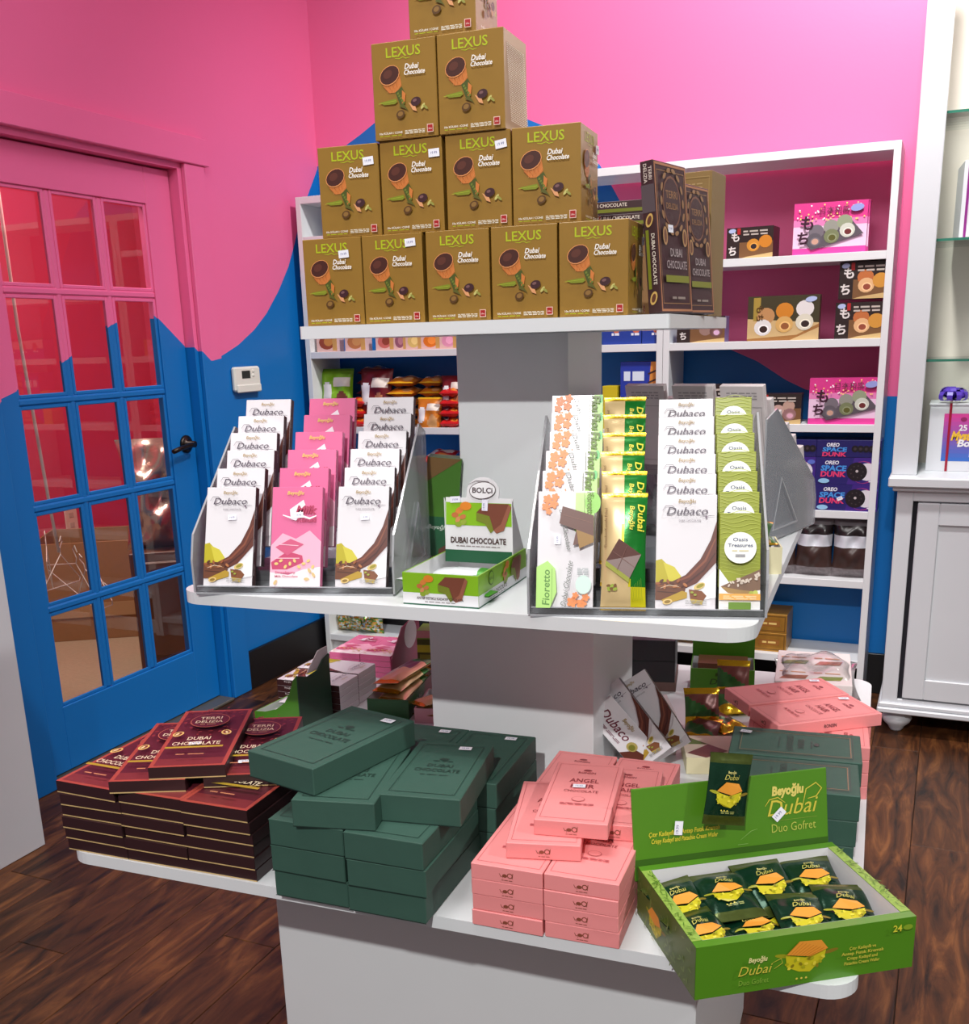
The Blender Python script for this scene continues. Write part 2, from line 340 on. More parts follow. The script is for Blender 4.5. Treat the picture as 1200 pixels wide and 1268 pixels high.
for i in range(3):
    for k in range(5):
        ya, yb = g0 + gw * i + (.012 if i else 0), g0 + gw * (i + 1) - (.012 if i < 2 else 0); za, zb = gz[k] + (.012 if k else 0), gz[k + 1] - (.012 if k < 4 else 0)
        b = MB(); b.face([(-.02, ya, za), (-.02, yb, za), (-.02, yb, zb), (-.02, ya, zb)], GLASS); b.obj('glass_pane', door)
        b = MB(); t_ = .012
        for bb in ((ya, ya + t_, za, zb), (yb - t_, yb, za, zb), (ya + t_, yb - t_, za, za + t_), (ya + t_, yb - t_, zb - t_, zb)): b.box(-.012, -.006, bb[0], bb[1], bb[2], bb[3], MURL, .002)
        b.obj('glazing_bead', door)
BRZ = mat('dark_bronze_metal', (52, 44, 40), .3, .85)
b = MB(); M = Matrix.Translation((0, 1.607 - 1.2, 1.045)) @ Matrix.Rotation(PI / 2, 4, 'Y')
prof = [(.001, 0), (.034, 0), (.034, .006), (.028, .011), (.014, .013), (.012, .045), (.001, .046)]
tmp = MB(); tmp.lathe(prof, BRZ, 24); b.add([M @ Vector(v) for v in tmp.v], tmp.f, BRZ); hd = b.obj('door_handle', door, True)
b = MB(); b.tube([(.04, 1.607 - 1.2, 1.045), (.046, 1.58 - 1.2, 1.044), (.046, 1.52 - 1.2, 1.037), (.05, 1.475 - 1.2, 1.03)], .009, BRZ, 10); b.obj('lever', hd, True)
# storeroom behind the door
RED = mat('storeroom_red_paint', (208, 62, 92), .5, noise=.05, nscale=3)
b = MB(); b.box(-3.95, -3.85, .2, 3.9, 0, 2.7, RED); struct(b.obj('wall_storeroom_side'))
b = MB(); b.box(-3.85, XW - .14, 3.5, 3.6, 0, 2.7, RED); struct(b.obj('wall_storeroom_back'))
b = MB(); b.box(-3.95, XW - .14, .2, 3.6, -.1, 0, mat('storeroom_carpet', (176, 158, 128), .9, noise=.15, nscale=60)); struct(b.obj('floor_storeroom'))
b = MB(); b.box(-3.95, XW - .14, .2, 3.6, 2.7, 2.8, mat('storeroom_ceiling', (200, 190, 185), .8)); struct(b.obj('ceiling'))
b = MB(); b.box(XW - .16, XW - .14, 1.9, 3.5, 0, 2.7, RED); struct(b.obj('wall_storeroom_front'))
b = MB()
t = empty('baseboard_heater', (-3.85, 2.5, 0)); tag(t, 'low pale baseboard heater along the red storeroom wall', 'heater')
HM = mat('heater_enamel', (188, 176, 160), .5)
b = MB(); b.box(0, .06, -.9, .9, .04, .2, HM, .006); b.obj('casing', t); b = MB(); b.box(.06, .064, -.88, .88, .07, .085, mat('heater_slot', (60, 50, 48), .7)); b.obj('slot', t)
for yy, lb in ((2.42, 'cream wall outlet plate near the wire hangers'), (2.72, 'cream wall outlet plate above the open carton')):
    b = MB(); b.box(0, .008, -.045, .045, -.07, .07, mat('outlet_plate', (226, 206, 184), .4), .003); o = b.obj('outlet_plate'); o.location = (-3.85, yy, .5); tag(o, lb, 'outlet')
    for zz in (-.028, .028):
        b = MB(); b.box(.0075, .010, -.016, .016, zz - .014, zz + .014, mat('outlet_socket', (196, 178, 158), .4), .002); b.obj('socket', o)
# open carton in the storeroom
t = empty('cardboard_carton', (-3.33, 2.42, 0), (0, 0, math.radians(33))); tag(t, 'open brown cardboard carton on the storeroom floor', 'box')
cw, cdp, ch = .62, .46, .5
for nm, a in (('carton_wall', (-cw / 2, cw / 2, -cdp / 2, -cdp / 2 + .008)), ('carton_wall', (-cw / 2, cw / 2, cdp / 2 - .008, cdp / 2)), ('carton_wall', (-cw / 2, -cw / 2 + .008, -cdp / 2 + .008, cdp / 2 - .008)), ('carton_wall', (cw / 2 - .008, cw / 2, -cdp / 2 + .008, cdp / 2 - .008))):
    b = MB(); b.box(a[0], a[1], a[2], a[3], 0, ch, CARD, .002); b.obj(nm, t)
b = MB(); b.box(-cw / 2 + .01, cw / 2 - .01, -cdp / 2 + .01, cdp / 2 - .01, .005, .4, mat('black_liner', (24, 22, 26), .5, bump=.6, nscale=14)); b.obj('black_liner', t)
b = MB(); b.box(-cw / 2, cw / 2, -cdp / 2 - .006, -cdp / 2 - .001, .12, .19, mat('carton_tape', (186, 148, 104), .35)); b.obj('tape', t)
# clear wrapped bag above the carton
me, Zf = pillow('wrap', .34, .5, .22, lambda u, v: foil((190, 165, 150)), 22, 26, .04, 5, .5)
o = mkobj('plastic_wrapped_bag', me); tag(o, 'crinkled shiny plastic wrapped bag standing in the storeroom', 'bag'); o.location = (-2.62, 2.07, .78); o.rotation_euler = (PI / 2, 0, math.radians(38))
t = empty('wooden_bin', (-2.62, 2.08, 0), (0, 0, math.radians(38))); tag(t, 'brown wooden bin with a panelled front carrying the plastic wrapped bag', 'bin')
WD = mat('brown_stained_wood', (104, 62, 36), .5, noise=.2, nscale=12)
b = MB(); b.box(-.16, .16, -.15, .15, 0, .54, WD, .004); b.obj('body', t); b = MB(); b.box(-.13, .13, -.165, -.15, .06, .5, WD, .008); b.obj('front_panel', t)
# wire hangers on a cord
WIRE = mat('white_wire', (226, 214, 200), .4)
b = MB(); b.tube([(-2.5, 1.28, 2.695), (-2.47, 1.255, 1.5), (-2.44, 1.26, .85), (-2.47, 1.30, .67)], .006, mat('cord_white', (236, 214, 196), .6), 6); o = b.obj('hanging_cord', None, True); tag(o, 'thin white cord hanging down inside the storeroom door', 'cord')
rd = random.Random(4)
for k in range(6):
    a = rd.uniform(-.5, .5); b = MB(); c = Vector((-2.62 + .035 * k, 1.32 + .03 * k, .66 - .035 * k))
    P = [Vector((0, 0, .1)), Vector((0, .02, .12)), Vector((0, .03, .10)), Vector((0, .0, .075)), Vector((0, 0, .05)), Vector((0, -.2, -.06)), Vector((0, -.19, -.075)), Vector((0, .19, -.075)), Vector((0, .2, -.06)), Vector((0, 0, .05))]
    R = Matrix.Rotation(.9 + a, 3, 'Z') @ Matrix.Rotation(rd.uniform(-.6, .6), 3, 'X'); b.tube([c + R @ p for p in P], .0022, WIRE, 5)
    tag(b.obj('wire_hanger'), 'white wire clothes hanger in the bunch hanging on the cord', 'hanger', 'wire hangers behind the glass door')
# thermostat
t = empty('thermostat', (XW, 1.955, 1.283), (0, 0, PI / 2)); tag(t, 'white square thermostat with small dark display on the blue wall', 'thermostat')
TW = mat('thermostat_plastic', (226, 226, 216), .4)
b = MB(); b.box(-.086, .086, -.024, 0, -.046, .052, TW, .008); b.obj('housing', t); b = MB(); b.box(-.080, .080, -.029, -.02, -.050, -.018, TW, .004); b.obj('battery_door', t)
b = MB(); b.box(-.042, .012, -.0255, -.021, .006, .036, mat('lcd', (50, 54, 52), .2)); b.obj('display', t)
for zz in (.033, .016): b = MB(); b.box(.026, .040, -.028, -.021, zz - .005, zz + .005, TW, .002); b.obj('button', t)
# white cabinet on the left
t = empty('white_cabinet', (-1.878, -.3, 0)); tag(t, 'tall white cabinet with a plain side standing beside the glazed door', 'cabinet')
b = MB(); b.box(-.135, .13, -.7, .7, .0, 1.35, WHITE2, .002); b.obj('body', t)
for y0, y1 in ((-.7, -.002), (.002, .7)): b = MB(); b.box(.13, .148, y0, y1, .0, 1.35, WHITE2, .002); b.obj('door_panel', t)
b = MB(); b.box(-.14, .16, -.71, .71, 1.35, 1.375, WHITE2, .003); b.obj('top_panel', t)

# ------------------------------------------------------------------ bookcases
BX0, BY, BD, BT = -1.979, 2.361, .24, 2.014
SHT = .028
LEV = {0: [1.855, 1.381, 1.06, .74, .42, .10], 1: [1.67, 1.381, 1.06, .77, .51, .22], 2: [1.67, 1.381, 1.083, .77, .51, .20]}
UW = (.410 - BX0) / 3
blab = ['white open bookcase in the corner next to the thermostat wall', 'white open bookcase between the two other bookcases', 'white open bookcase beside the glass shelved hutch']
for k in range(3):
    x0 = BX0 + UW * k; t = empty('bookcase', (x0 + UW / 2, BY + BD / 2, 0)); tag(t, blab[k], 'bookcase', 'bookcases along the back wall')
    hw = UW / 2 - .0008
    for s in (-1, 1): b = MB(); b.box(s * hw, s * (hw - .024), -BD / 2, BD / 2, 0, BT, WHITE, .001) if s < 0 else b.box(hw - .024, hw, -BD / 2, BD / 2, 0, BT, WHITE, .001); b.obj('side_panel', t)
    b = MB(); b.box(-hw + .024, hw - .024, -BD / 2, BD / 2, BT - .028, BT, WHITE, .001); b.obj('top_panel', t)
    for z in LEV[k]: b = MB(); b.box(-hw + .024, hw - .024, -BD / 2 + .001, BD / 2, z - SHT, z, WHITE, .001); b.obj('shelf', t)
    b = MB(); b.box(-hw + .024, hw - .024, -BD / 2 + .03, -BD / 2 + .046, 0, .10 - SHT if k == 0 else .07, WHITE, .001); b.obj('plinth', t)
# ------------------------------------------------------------------ hutch at the right
HX, HY = .487, 2.16
t = empty('hutch', (HX, HY, 0)); tag(t, 'white painted hutch with glass shelves above a panelled cupboard', 'hutch')
W_ = 1.25
b = MB(); b.box(.0, W_, .02, .45, .105, .88, WHITE2, .002); b.obj('carcass', t)
b = MB(); b.box(0, .052, 0, .02, .105, .88, WHITE2, .002); b.box(.052, W_, 0, .02, .845, .88, WHITE2, .002); b.box(.052, W_, 0, .02, .105, .135, WHITE2, .002); b.obj('face_frame', t)
b = MB(); b.box(.052, .068, .012, .0202, .135, .845, mat('gap_shade', (16, 14, 26), .8)); b.obj('door_gap_shade', t)  # near-black strip painted in for the shade between stile and door
dr = MB(); x0, x1, z0, z1 = .068, .62, .142, .84
for a in ((x0, x0 + .07, z0, z1), (x1 - .07, x1, z0, z1), (x0 + .07, x1 - .07, z0, z0 + .075), (x0 + .07, x1 - .07, z1 - .075, z1)): dr.box(a[0], a[1], -.004, .016, a[2], a[3], WHITE2, .003)
d_ = dr.obj('cupboard_door', t); b = MB(); b.box(x0 + .07, x1 - .07, .004, .01, z0 + .075, z1 - .075, WHITE2, .001); b.obj('panel', d_)
b = MB(); b.box(-.03, W_ + .03, -.035, .45, .895, .928, WHITE2, .004); b.obj('countertop', t); b = MB(); b.box(-.015, W_ + .015, -.018, .44, .88, .895, WHITE2, .003); b.obj('cornice', t)
b = MB(); b.box(-.012, W_, -.022, .44, .085, .105, WHITE2, .004); b.box(-.008, W_, -.014, .02, .105, .122, WHITE2, .004); b.obj('base_moulding', t)
b = MB(); b.lathe([(.018, 0), (.024, .008), (.03, .02), (.046, .035), (.052, .05), (.044, .066), (.03, .072), (.038, .078), (.036, .085)], WHITE2, 20, (.055, .055, 0)); b.obj('bun_foot', t, True)
b = MB(); b.lathe([(.018, 0), (.024, .008), (.03, .02), (.046, .035), (.052, .05), (.044, .066), (.03, .072), (.038, .078), (.036, .085)], WHITE2, 20, (W_ - .06, .055, 0)); b.obj('bun_foot', t, True)
CRM = mat('hutch_cream_back', (228, 218, 206), .55, noise=.03, nscale=5)
b = MB(); b.box(-.02, W_, .42, .44, .928, 2.75, CRM); b.obj('back_panel', t)
b = MB(); b.box(-.025, .055, .04, .075, .928, 2.75, WHITE2, .002); b.box(-.025, -.005, .075, .42, .928, 2.75, WHITE2, .001); b.obj('upright', t)
b = MB(); b.box(W_ - .05, W_ + .02, .04, .42, .928, 2.75, WHITE2, .002); b.obj('upright', t)
for z in (1.305, 1.685, 2.065):
    b = MB(); b.box(-.004, W_ - .05, .09, .42, z - .004, z + .004, SGLASS); b.box(-.004, W_ - .05, .0885, .09, z - .004, z + .004, SGEDGE); b.obj('glass_shelf', t)
    b = MB(); b.box(-.005, .004, .1, .40, z - .016, z - .005, CRM, .001); b.obj('shelf_cleat', t)
# ------------------------------------------------------------------ the display stand
TW_, TD_, TZ = .5476, .5301, 1.4385
MW_, MD_, MZ = .8294, .8686, 1.0692
BW_, BD_, BZ = 1.1173, 1.1432, .6967
TH = .018
STW = mat('stand_white_melamine', (222, 226, 228), .3, noise=.02, nscale=10)
st = empty('display_stand', (0, 0, 0), (0, 0, PH)); tag(st, 'white three tier display stand with square posts and rounded shelves', 'display stand')
def rrect(w_, d_, r, n=8):
    pts = []
    for cx, cy, a0 in ((w_ / 2 - r, d_ / 2 - r, 0), (-w_ / 2 + r, d_ / 2 - r, 90), (-w_ / 2 + r, -d_ / 2 + r, 180), (w_ / 2 - r, -d_ / 2 + r, 270)):
        for k in range(n + 1): a = math.radians(a0 + 90 * k / n); pts.append((cx + r * math.cos(a), cy + r * math.sin(a)))
    return pts
b = MB(); b.prism(rrect(TW_, TD_, .004, 2), TZ - TH, TZ, STW); b.obj('top_shelf', st)
b = MB(); b.prism(rrect(MW_, MD_, .04), MZ - TH, MZ, STW); b.obj('middle_shelf', st)
b = MB(); b.prism(rrect(BW_, BD_, .04), BZ - TH, BZ, STW); b.obj('bottom_shelf', st)
b = MB(); b.box(-.09075, .09075, -.1025, .1025, MZ, TZ - TH, STW, .001); b.obj('upper_post', st)
b = MB(); b.box(-.14025, .14025, -.141, .141, BZ, MZ - TH, STW, .001); b.obj('lower_post', st)
b = MB(); b.box(-.3468, .3468, -.348, .348, 0, BZ - TH, STW, .001); b.obj('base', st)
# ------------------------------------------------------------------ artwork
def A_cone():
    a = Art(); L = (176, 190, 30); BR = (70, 34, 26); OR = (206, 122, 56)
    a.text('LEXUS', 0, .1015, .0125, L, 0, .012, fit=.050)
    a.stroke([(-.012, .0995), (-.006, .0985), (.0, .1003), (.004, .0982), (.01, .0990)], .0009, L)
    a.poly([(-.034, .074), (-.007, .086), (-.004, .066), (-.012, .058), (-.022, .058), (-.030, .066)], OR)
    for k in range(4): a.stroke([(-.031 + .006 * k, .066 + .003 * k), (-.022 + .004 * k, .058 + .002 * k)], .0007, (160, 84, 34)); a.stroke([(-.012 - .004 * k, .058), (-.005 - .006 * k, .070 + .002 * k)], .0006, (226, 156, 90))
    a.ell(-.0205, .0795, .0155, .0115, (226, 150, 90), 24); a.ell(-.0205, .0798, .0145, .0104, BR, 24); a.ell(-.023, .081, .007, .005, (92, 48, 36), 24)
    a.poly([(-.013, .058), (-.003, .064), (.001, .056), (-.002, .044), (-.006, .040)], (74, 84, 28)); a.poly([(-.003, .06), (.002, .055), (-.0, .043), (-.004, .042)], OR)
    for k in range(5): a.ell(-.009 + .002 * k, .056 - .003 * k, .0018, .0014, (110, 124, 44), 40)
    a.poly([(-.008, .04), (.002, .036), (.006, .033), (-.002, .044)], (90, 90, 30))
    a.poly([(-.036, .047), (-.012, .050), (-.010, .046), (-.014, .0435), (-.030, .0435)], (128, 138, 34))
    a.stroke([(-.038, .0455), (-.012, .0475)], .001, (170, 186, 50))
    a.poly([(.006, .044), (.012, .034), (.018, .032), (.016, .038)], (224, 160, 110)); a.ell(.017, .044, .0075, .0055, (62, 30, 36), 15); a.ell(.0155, .0455, .003, .0018, (120, 84, 84), 15)
    a.ell(.027, .0375, .0045, .0018, (196, 190, 110), 50); a.ell(.031, .036, .004, .0016, (150, 150, 70), -40); a.ell(-.006, .030, .0065, .005, (88, 58, 22), 20); a.ell(-.006, .0305, .004, .003, (140, 104, 50), 20)
    a.text('Dubai', .0125, .0845, .0068, (246, 244, 238), .25, .02, fit=.0195); a.text('Chocolate', .0165, .0775, .0062, (246, 244, 238), .25, .02, fit=.0305)
    a.text('10x KÜLAH / CONE', -.021, .0065, .0027, (240, 238, 226), 0, .01, fit=.034); a.dashes(-.0375, -.005, .004, .0008, (176, 190, 30), 4)
    a.dashes(0, .029, .0085, .0009, (230, 226, 210), 5, rows=3, lead=2)
    a.frame(.0325, .0045, .0415, .0145, .0008, (240, 200, 190)); a.rect(.0335, .0055, .0405, .0135, (168, 26, 30)); a.text('ülke', .037, .008, .0022, (240, 200, 190)); return a
def A_cone_side():
    a = Art(); a.dashes(-.036, .036, .104, .001, (214, 206, 180), 9, rows=40, lead=2.4, seed=5); return a
CONE = A_cone(); CONES = A_cone_side(); CONE_D = (.0935, .0935, .1205)
GOLDB = mat('gold_brown_carton', (148, 112, 42), .35, noise=.06, nscale=25, coat=.15)
cx_rows = [[-.2195, -.123, -.0245, .0725, .1685], [-.188, -.0895, .0085, .1035], [-.0935, .003], [-.038]]
stick = {(0, 0): (.020, .098, 4), (0, 1): (.030, .108, 4), (1, 0): (.032, .098, 4), (1, 1): (.036, .100, 2), (1, 2): (.034, .103, 8)}
yawc = [[1, -.5, .5, 0, .5], [2, -.5, 0, 1], [1, 0], [2]]
rown = ['bottom row', 'second row', 'third row']
for r, row in enumerate(cx_rows):
    for k, x in enumerate(row):
        o = box_obj('cone_box', CONE_D, GOLDB); put(o, x, -.252 + CONE_D[1] / 2 + (.004 if r % 2 else 0), TZ + r * .1207, yawc[r][k])
        art_on(o, CONE, 'cone', 'front', CONE_D)
        if (r, k) == (2, 1): art_on(o, CONES, 'cones', 'right', CONE_D)
        else: art_on(o, CONE, 'cone', 'right', CONE_D)
        if r == 3: tag(o, 'gold ice cream cone box alone on the peak of the stack', 'box', 'cone boxes stacked as a pyramid'); continue
        lb = 'gold cone box in the pyramid %s' % rown[r]
        if (r, k) in stick: lb += ' bearing a price sticker, ' + ('at the wall end' if k == 0 else 'next inward' if k == 1 else 'third inward'); u, v, ro = stick[(r, k)]; sticker(o, 'front', CONE_D, u, v, ro, 1.15)
        if (r, k) in ((0, 4), (1, 3)):
            lb = 'gold cone box ending the %s with a sticker on its side' % rown[r]; sticker(o, 'right', CONE_D, .035, .098, 3, 1.2)
        if (r, k) == (2, 1): lb = 'gold ice cream cone box with fine print side in the third row'
        if (r, k) == (0, 2): lb = 'plain faced gold cone box in the middle of the bottom row'
        if (r, k) == (0, 3): lb = 'plain faced gold cone box of the bottom row beside its sticker-sided end box'
        if (r, k) == (2, 0): lb = 'gold cone box in the third row whose side is hidden by its neighbour'
        tag(o, lb, 'box', 'cone boxes stacked as a pyramid')
# --- dark cocoa-coloured bar boxes on the top shelf
COCOA = mat('cocoa_carton', (58, 34, 38), .4, noise=.1, nscale=30)
CK_D = (.105, .019, .203)
def A_cocoa_face():
    a = Art(); G = (150, 112, 72); w_ = .100
    a.frame(-w_ / 2 + .002, .002, w_ / 2 - .002, .193, .003, (176, 120, 84)); a.frame(-.042, .012, .042, .184, .001, G)
    a.ell(0, .145, .028, .034, (120, 80, 60)); a.ell(0, .145, .025, .031, (58, 34, 38)); a.text('TERRI', 0, .150, .010, G, 0, .01, fit=.036); a.text('DELIZIA', 0, .136, .008, G, 0, .01, fit=.036)
    for k in range(14):
        t = k * 2 * PI / 14; a.ell(.034 * math.cos(t), .145 + .041 * math.sin(t), .003, .006, G, math.degrees(t))
    for s in (-1, 1): a.ell(s * .03, .10, .007, .012, (180, 140, 90), 0); a.ell(s * .03, .10, .004, .009, (110, 70, 50), 0)
    a.text('DUBAI', 0, .074, .011, (170, 160, 160), 0, .01, fit=.036); a.text('CHOCOLATE', 0, .058, .011, (170, 160, 160), 0, .01, fit=.062); a.rect(-.036, .040, .036, .049, (126, 132, 40)); a.dashes(-.02, .02, .018, .003, (150, 140, 130), 2); return a
def A_cocoa_edge():
    a = Art(); a.rect(-.0095, .130, .0095, .165, (84, 76, 80), .2); a.text('TERRI', .0025, .179, .005, (214, 200, 190), 0, .01, rot=-90); a.text('DELIZIA', -.0045, .179, .005, (214, 200, 190), 0, .01, rot=-90)
    a.ell(0, .120, .005, .009, (196, 160, 90), -20); a.ell(0, .120, .003, .006, (90, 52, 40), -20); a.rect(-.0065, .032, -.002, .108, (112, 118, 30)); a.text('DUBAI CHOCOLATE', .0015, .070, .0052, (226, 214, 200), 0, .01, rot=-90); a.ell(0, .02, .005, .009, (196, 160, 90), -20); a.ell(0, .02, .003, .006, (90, 52, 40), -20); return a
CKE, CKF = A_cocoa_edge(), A_cocoa_face()
CK2 = (.019, .100, .195)     # same box seen edge first: edge towards the shopper, face to the right
def cocoa(x, y, z, yaw, tilt, roll, lb):
    o = box_obj('chocolate_bar_box', CK2, COCOA); put(o, x, y, z, yaw, tilt, roll); art_on(o, CKE, 'cke', 'front', CK2); art_on(o, CKF, 'ckf', 'right', CK2)
    return tag(o, lb, 'box', 'cocoa brown bar boxes on the top shelf')
o = cocoa(.2545, -.150, TZ, -15, 0, -5.0, 'tall cocoa brown bar box leaning against the end gold cone box'); sticker(o, 'right', CK2, -.012, .11, 0, 1.1)
o.location.z += .002
o = cocoa(.268, -.03, TZ, -14, 0, -5, 'slightly shorter cocoa brown bar box leaning against the brown carton'); o.scale = (1, 1, .92); o.location.z += .002
LY = (.22, .105, .019)
def A_lying():
    a = Art(); a.text('DUBAI CHOCOLATE', 0, .011, .0052, (226, 214, 200), 0, .01); a.rect(-.04, .003, .062, .008, (112, 118, 30)); a.ell(.085, .0095, .006, .008, (196, 160, 90), -20); a.ell(.085, .0095, .004, .006, (90, 52, 40), -20); return a
ALY = A_lying()
for k, (x, y, lb) in enumerate(((.135, .06, 'lowest cocoa brown bar box lying behind the gold cone boxes'), (.142, .055, 'cocoa brown bar box lying in the middle behind the cone boxes'), (.122, .06, 'topmost cocoa brown bar box lying behind the gold cone boxes'))):
    o = box_obj('chocolate_bar_box', LY, COCOA); put(o, x, y, TZ + .115 + k * .0195, 1 - k); art_on(o, ALY, 'aly', 'front', LY); tag(o, lb, 'box', 'cocoa brown bar boxes on the top shelf')
CB = (.22, .10, .115); o = box_obj('brown_carton', CB, mat('brown_carton_board', (128, 92, 50), .6, noise=.06)); put(o, .10, .06, TZ, 0); tag(o, 'plain brown carton hidden behind the cone boxes under the bar boxes', 'box')
CC = (.090, .075, .215); o = box_obj('brown_carton', CC, mat('tan_gold_carton', (136, 108, 60), .5, noise=.1, nscale=14)); put(o, .232, .115, TZ, -8); tag(o, 'tall tan carton standing behind the leaning bar boxes', 'box')
a = Art(); a.dashes(-.03, .03, .196, .002, (168, 142, 96), 6, rows=22, lead=2.6, seed=9); a.frame(-.042, .008, .042, .207, .001, (160, 132, 84)); art_on(o, a, 'cc', 'front', CC)
# ------------------------------------------------------------------ acrylic racks and bars on the middle shelf
DB = (.0745, .0125, .145)
WHB = mat('white_coated_card', (228, 226, 230), .22, coat=.3)
def A_dubaco():
    a = Art(); a.poly([(-.0372, .062), (-.030, .064), (-.018, .052), (-.010, .040), (-.004, .030), (-.037, .030)], (182, 170, 28)); a.poly([(-.028, .06), (-.014, .054), (-.006, .043), (-.002, .034), (-.02, .034)], (204, 194, 58))
    a.poly([(.0372, .112), (.030, .088), (.018, .064), (.0, .044), (-.020, .034), (-.037, .030), (-.037, .018), (-.01, .022), (.014, .034), (.0372, .06)], (96, 46, 34))
    a.stroke([(.036, .09), (.024, .062), (.004, .042), (-.02, .032)], .0028, (132, 72, 50)); a.stroke([(.036, .072), (.022, .05), (.002, .034), (-.016, .028)], .002, (70, 30, 24))
    a.poly([(.0372, .052), (.026, .040), (.010, .030), (.006, .020), (.018, .012), (.0372, .016)], (240, 240, 242))
    a.poly([(-.0372, .034), (-.012, .036), (.0, .026), (-.002, .018), (-.018, .012), (-.0372, .012)], (104, 58, 34)); a.stroke([(-.035, .030), (-.006, .028)], .0028, (150, 92, 52)); a.stroke([(-.035, .023), (-.006, .021)], .0022, (72, 34, 20))
    a.poly([(-.03, .012), (-.004, .024), (.002, .022), (.002, .015), (-.022, .008)], (176, 142, 40)); a.poly([(.004, .026), (.020, .024), (.026, .018), (.022, .012), (.006, .014)], (126, 74, 40)); a.poly([(.006, .014), (.022, .012), (.021, .007), (.008, .008)], (190, 164, 60));
    for k in range(9): a.ell(-.034 + .0042 * k, .033 + .004 * math.sin(k * 2.3), .0034, .0018, ((150, 86, 46), (88, 42, 26), (176, 112, 66))[k % 3], 40 * k, n=8)
    a.stroke([(-.031, .027), (-.02, .031), (-.008, .029)], .0009, (232, 206, 176)); a.ell(.017, .030, .0075, .0038, (214, 190, 120), 25); a.ell(.018, .0305, .005, .0022, (150, 140, 40), 25)
    a.ell(-.022, .010, .0062, .0034, (220, 190, 120), 10); a.ell(-.022, .010, .004, .002, (140, 110, 40), 10); a.ell(.008, .022, .002, .0014, (150, 160, 60)); a.ell(.012, .019, .002, .0014, (150, 160, 60))
    a.text('Beyoğlu', 0, .1345, .0046, (160, 130, 60), .2, .015, fit=.021); a.text('Dubaco', 0, .1195, .0098, (74, 64, 80), .35, .006, fit=.050)
    a.stroke([(-.03, .1245), (-.026, .1305), (-.018, .1305), (-.014, .127)], .0007, (74, 64, 80)); a.stroke([(.016, .1180), (.022, .1170), (.028, .1180), (.034, .1180)], .0006, (74, 64, 80)); a.ell(.024, .1165, .0013, .0018, (110, 90, 110))
    a.text('DARK CHOCOLATE', .004, .111, .0022, (120, 110, 120)); a.dashes(0, .026, .011, .0008, (150, 150, 150), 4, rows=3, lead=2.2); return a
def A_dub_side():
    a = Art(); a.rect(-.0062, 0, .0062, .145, (62, 34, 34), .3); a.text('Dubaco', -.0018, .06, .0042, (220, 210, 210), .2, 0, rot=90); a.text('Beyoğlu', -.0015, .025, .0035, (220, 210, 210), .2, 0, rot=90); a.text('Dubaco', -.0018, .108, .0042, (220, 210, 210), .2, 0, rot=90); return a
DUB, DUBS = A_dubaco(), A_dub_side()
def A_milk():
    a = Art(); P = (224, 108, 152)
    a.poly([(-.0372, .02), (-.0372, .06), (-.02, .078), (0, .070), (.02, .082), (.0372, .066), (.0372, .03), (.01, .02)], (240, 176, 200)); a.poly([(-.0372, 0), (.0372, 0), (.0372, .03), (.012, .026), (-.01, .018), (-.0372, .022)], (244, 232, 236))
    a.poly([(-.036, .036), (-.012, .052), (.010, .046), (.012, .036), (-.012, .026), (-.034, .026)], (196, 62, 106)); a.poly([(-.030, .058), (-.008, .070), (.012, .062), (-.012, .046)], (206, 84, 124)); a.stroke([(-.03, .042), (.006, .042)], .0022, (244, 200, 216)); a.stroke([(-.024, .062), (.004, .060)], .002, (244, 200, 216))
    for k in range(9): a.ell(-.028 + .0068 * k, .034 + .005 * math.sin(k * 2.1), .003, .002, (226, 200, 120), 30 * k)
    a.poly([(-.010, .112), (.010, .126), (.014, .116), (.0, .096), (-.008, .098)], (236, 226, 236)); a.text('Milk', .014, .106, .012, (176, 36, 84), .3, .03, fit=.030); a.text('Kunafa', .015, .094, .010, (186, 56, 100), .3, .02, fit=.028)
    a.stroke([(-.02, .104), (-.008, .1), (.004, .104), (.02, .099), (.03, .103)], .0028, (246, 240, 246))
    a.text('Beyoğlu', -.002, .1335, .0052, (226, 196, 90), .2, .02, fit=.024); a.text('Strawberry', -.014, .020, .0036, (190, 60, 104), 0, .01, fit=.03); a.text('Milk Chocolate', -.012, .0145, .003, (190, 60, 104), 0, .01, fit=.034)
    for x_, y_ in ((.018, .012), (.028, .018), (.022, .024), (-.028, .007)): a.ell(x_, y_, .004, .0022, (214, 186, 130), 30 * x_ * 1000)
    return a
MILK = A_milk(); PKC = mat('pink_coated_card', (226, 112, 158), .25, coat=.3)
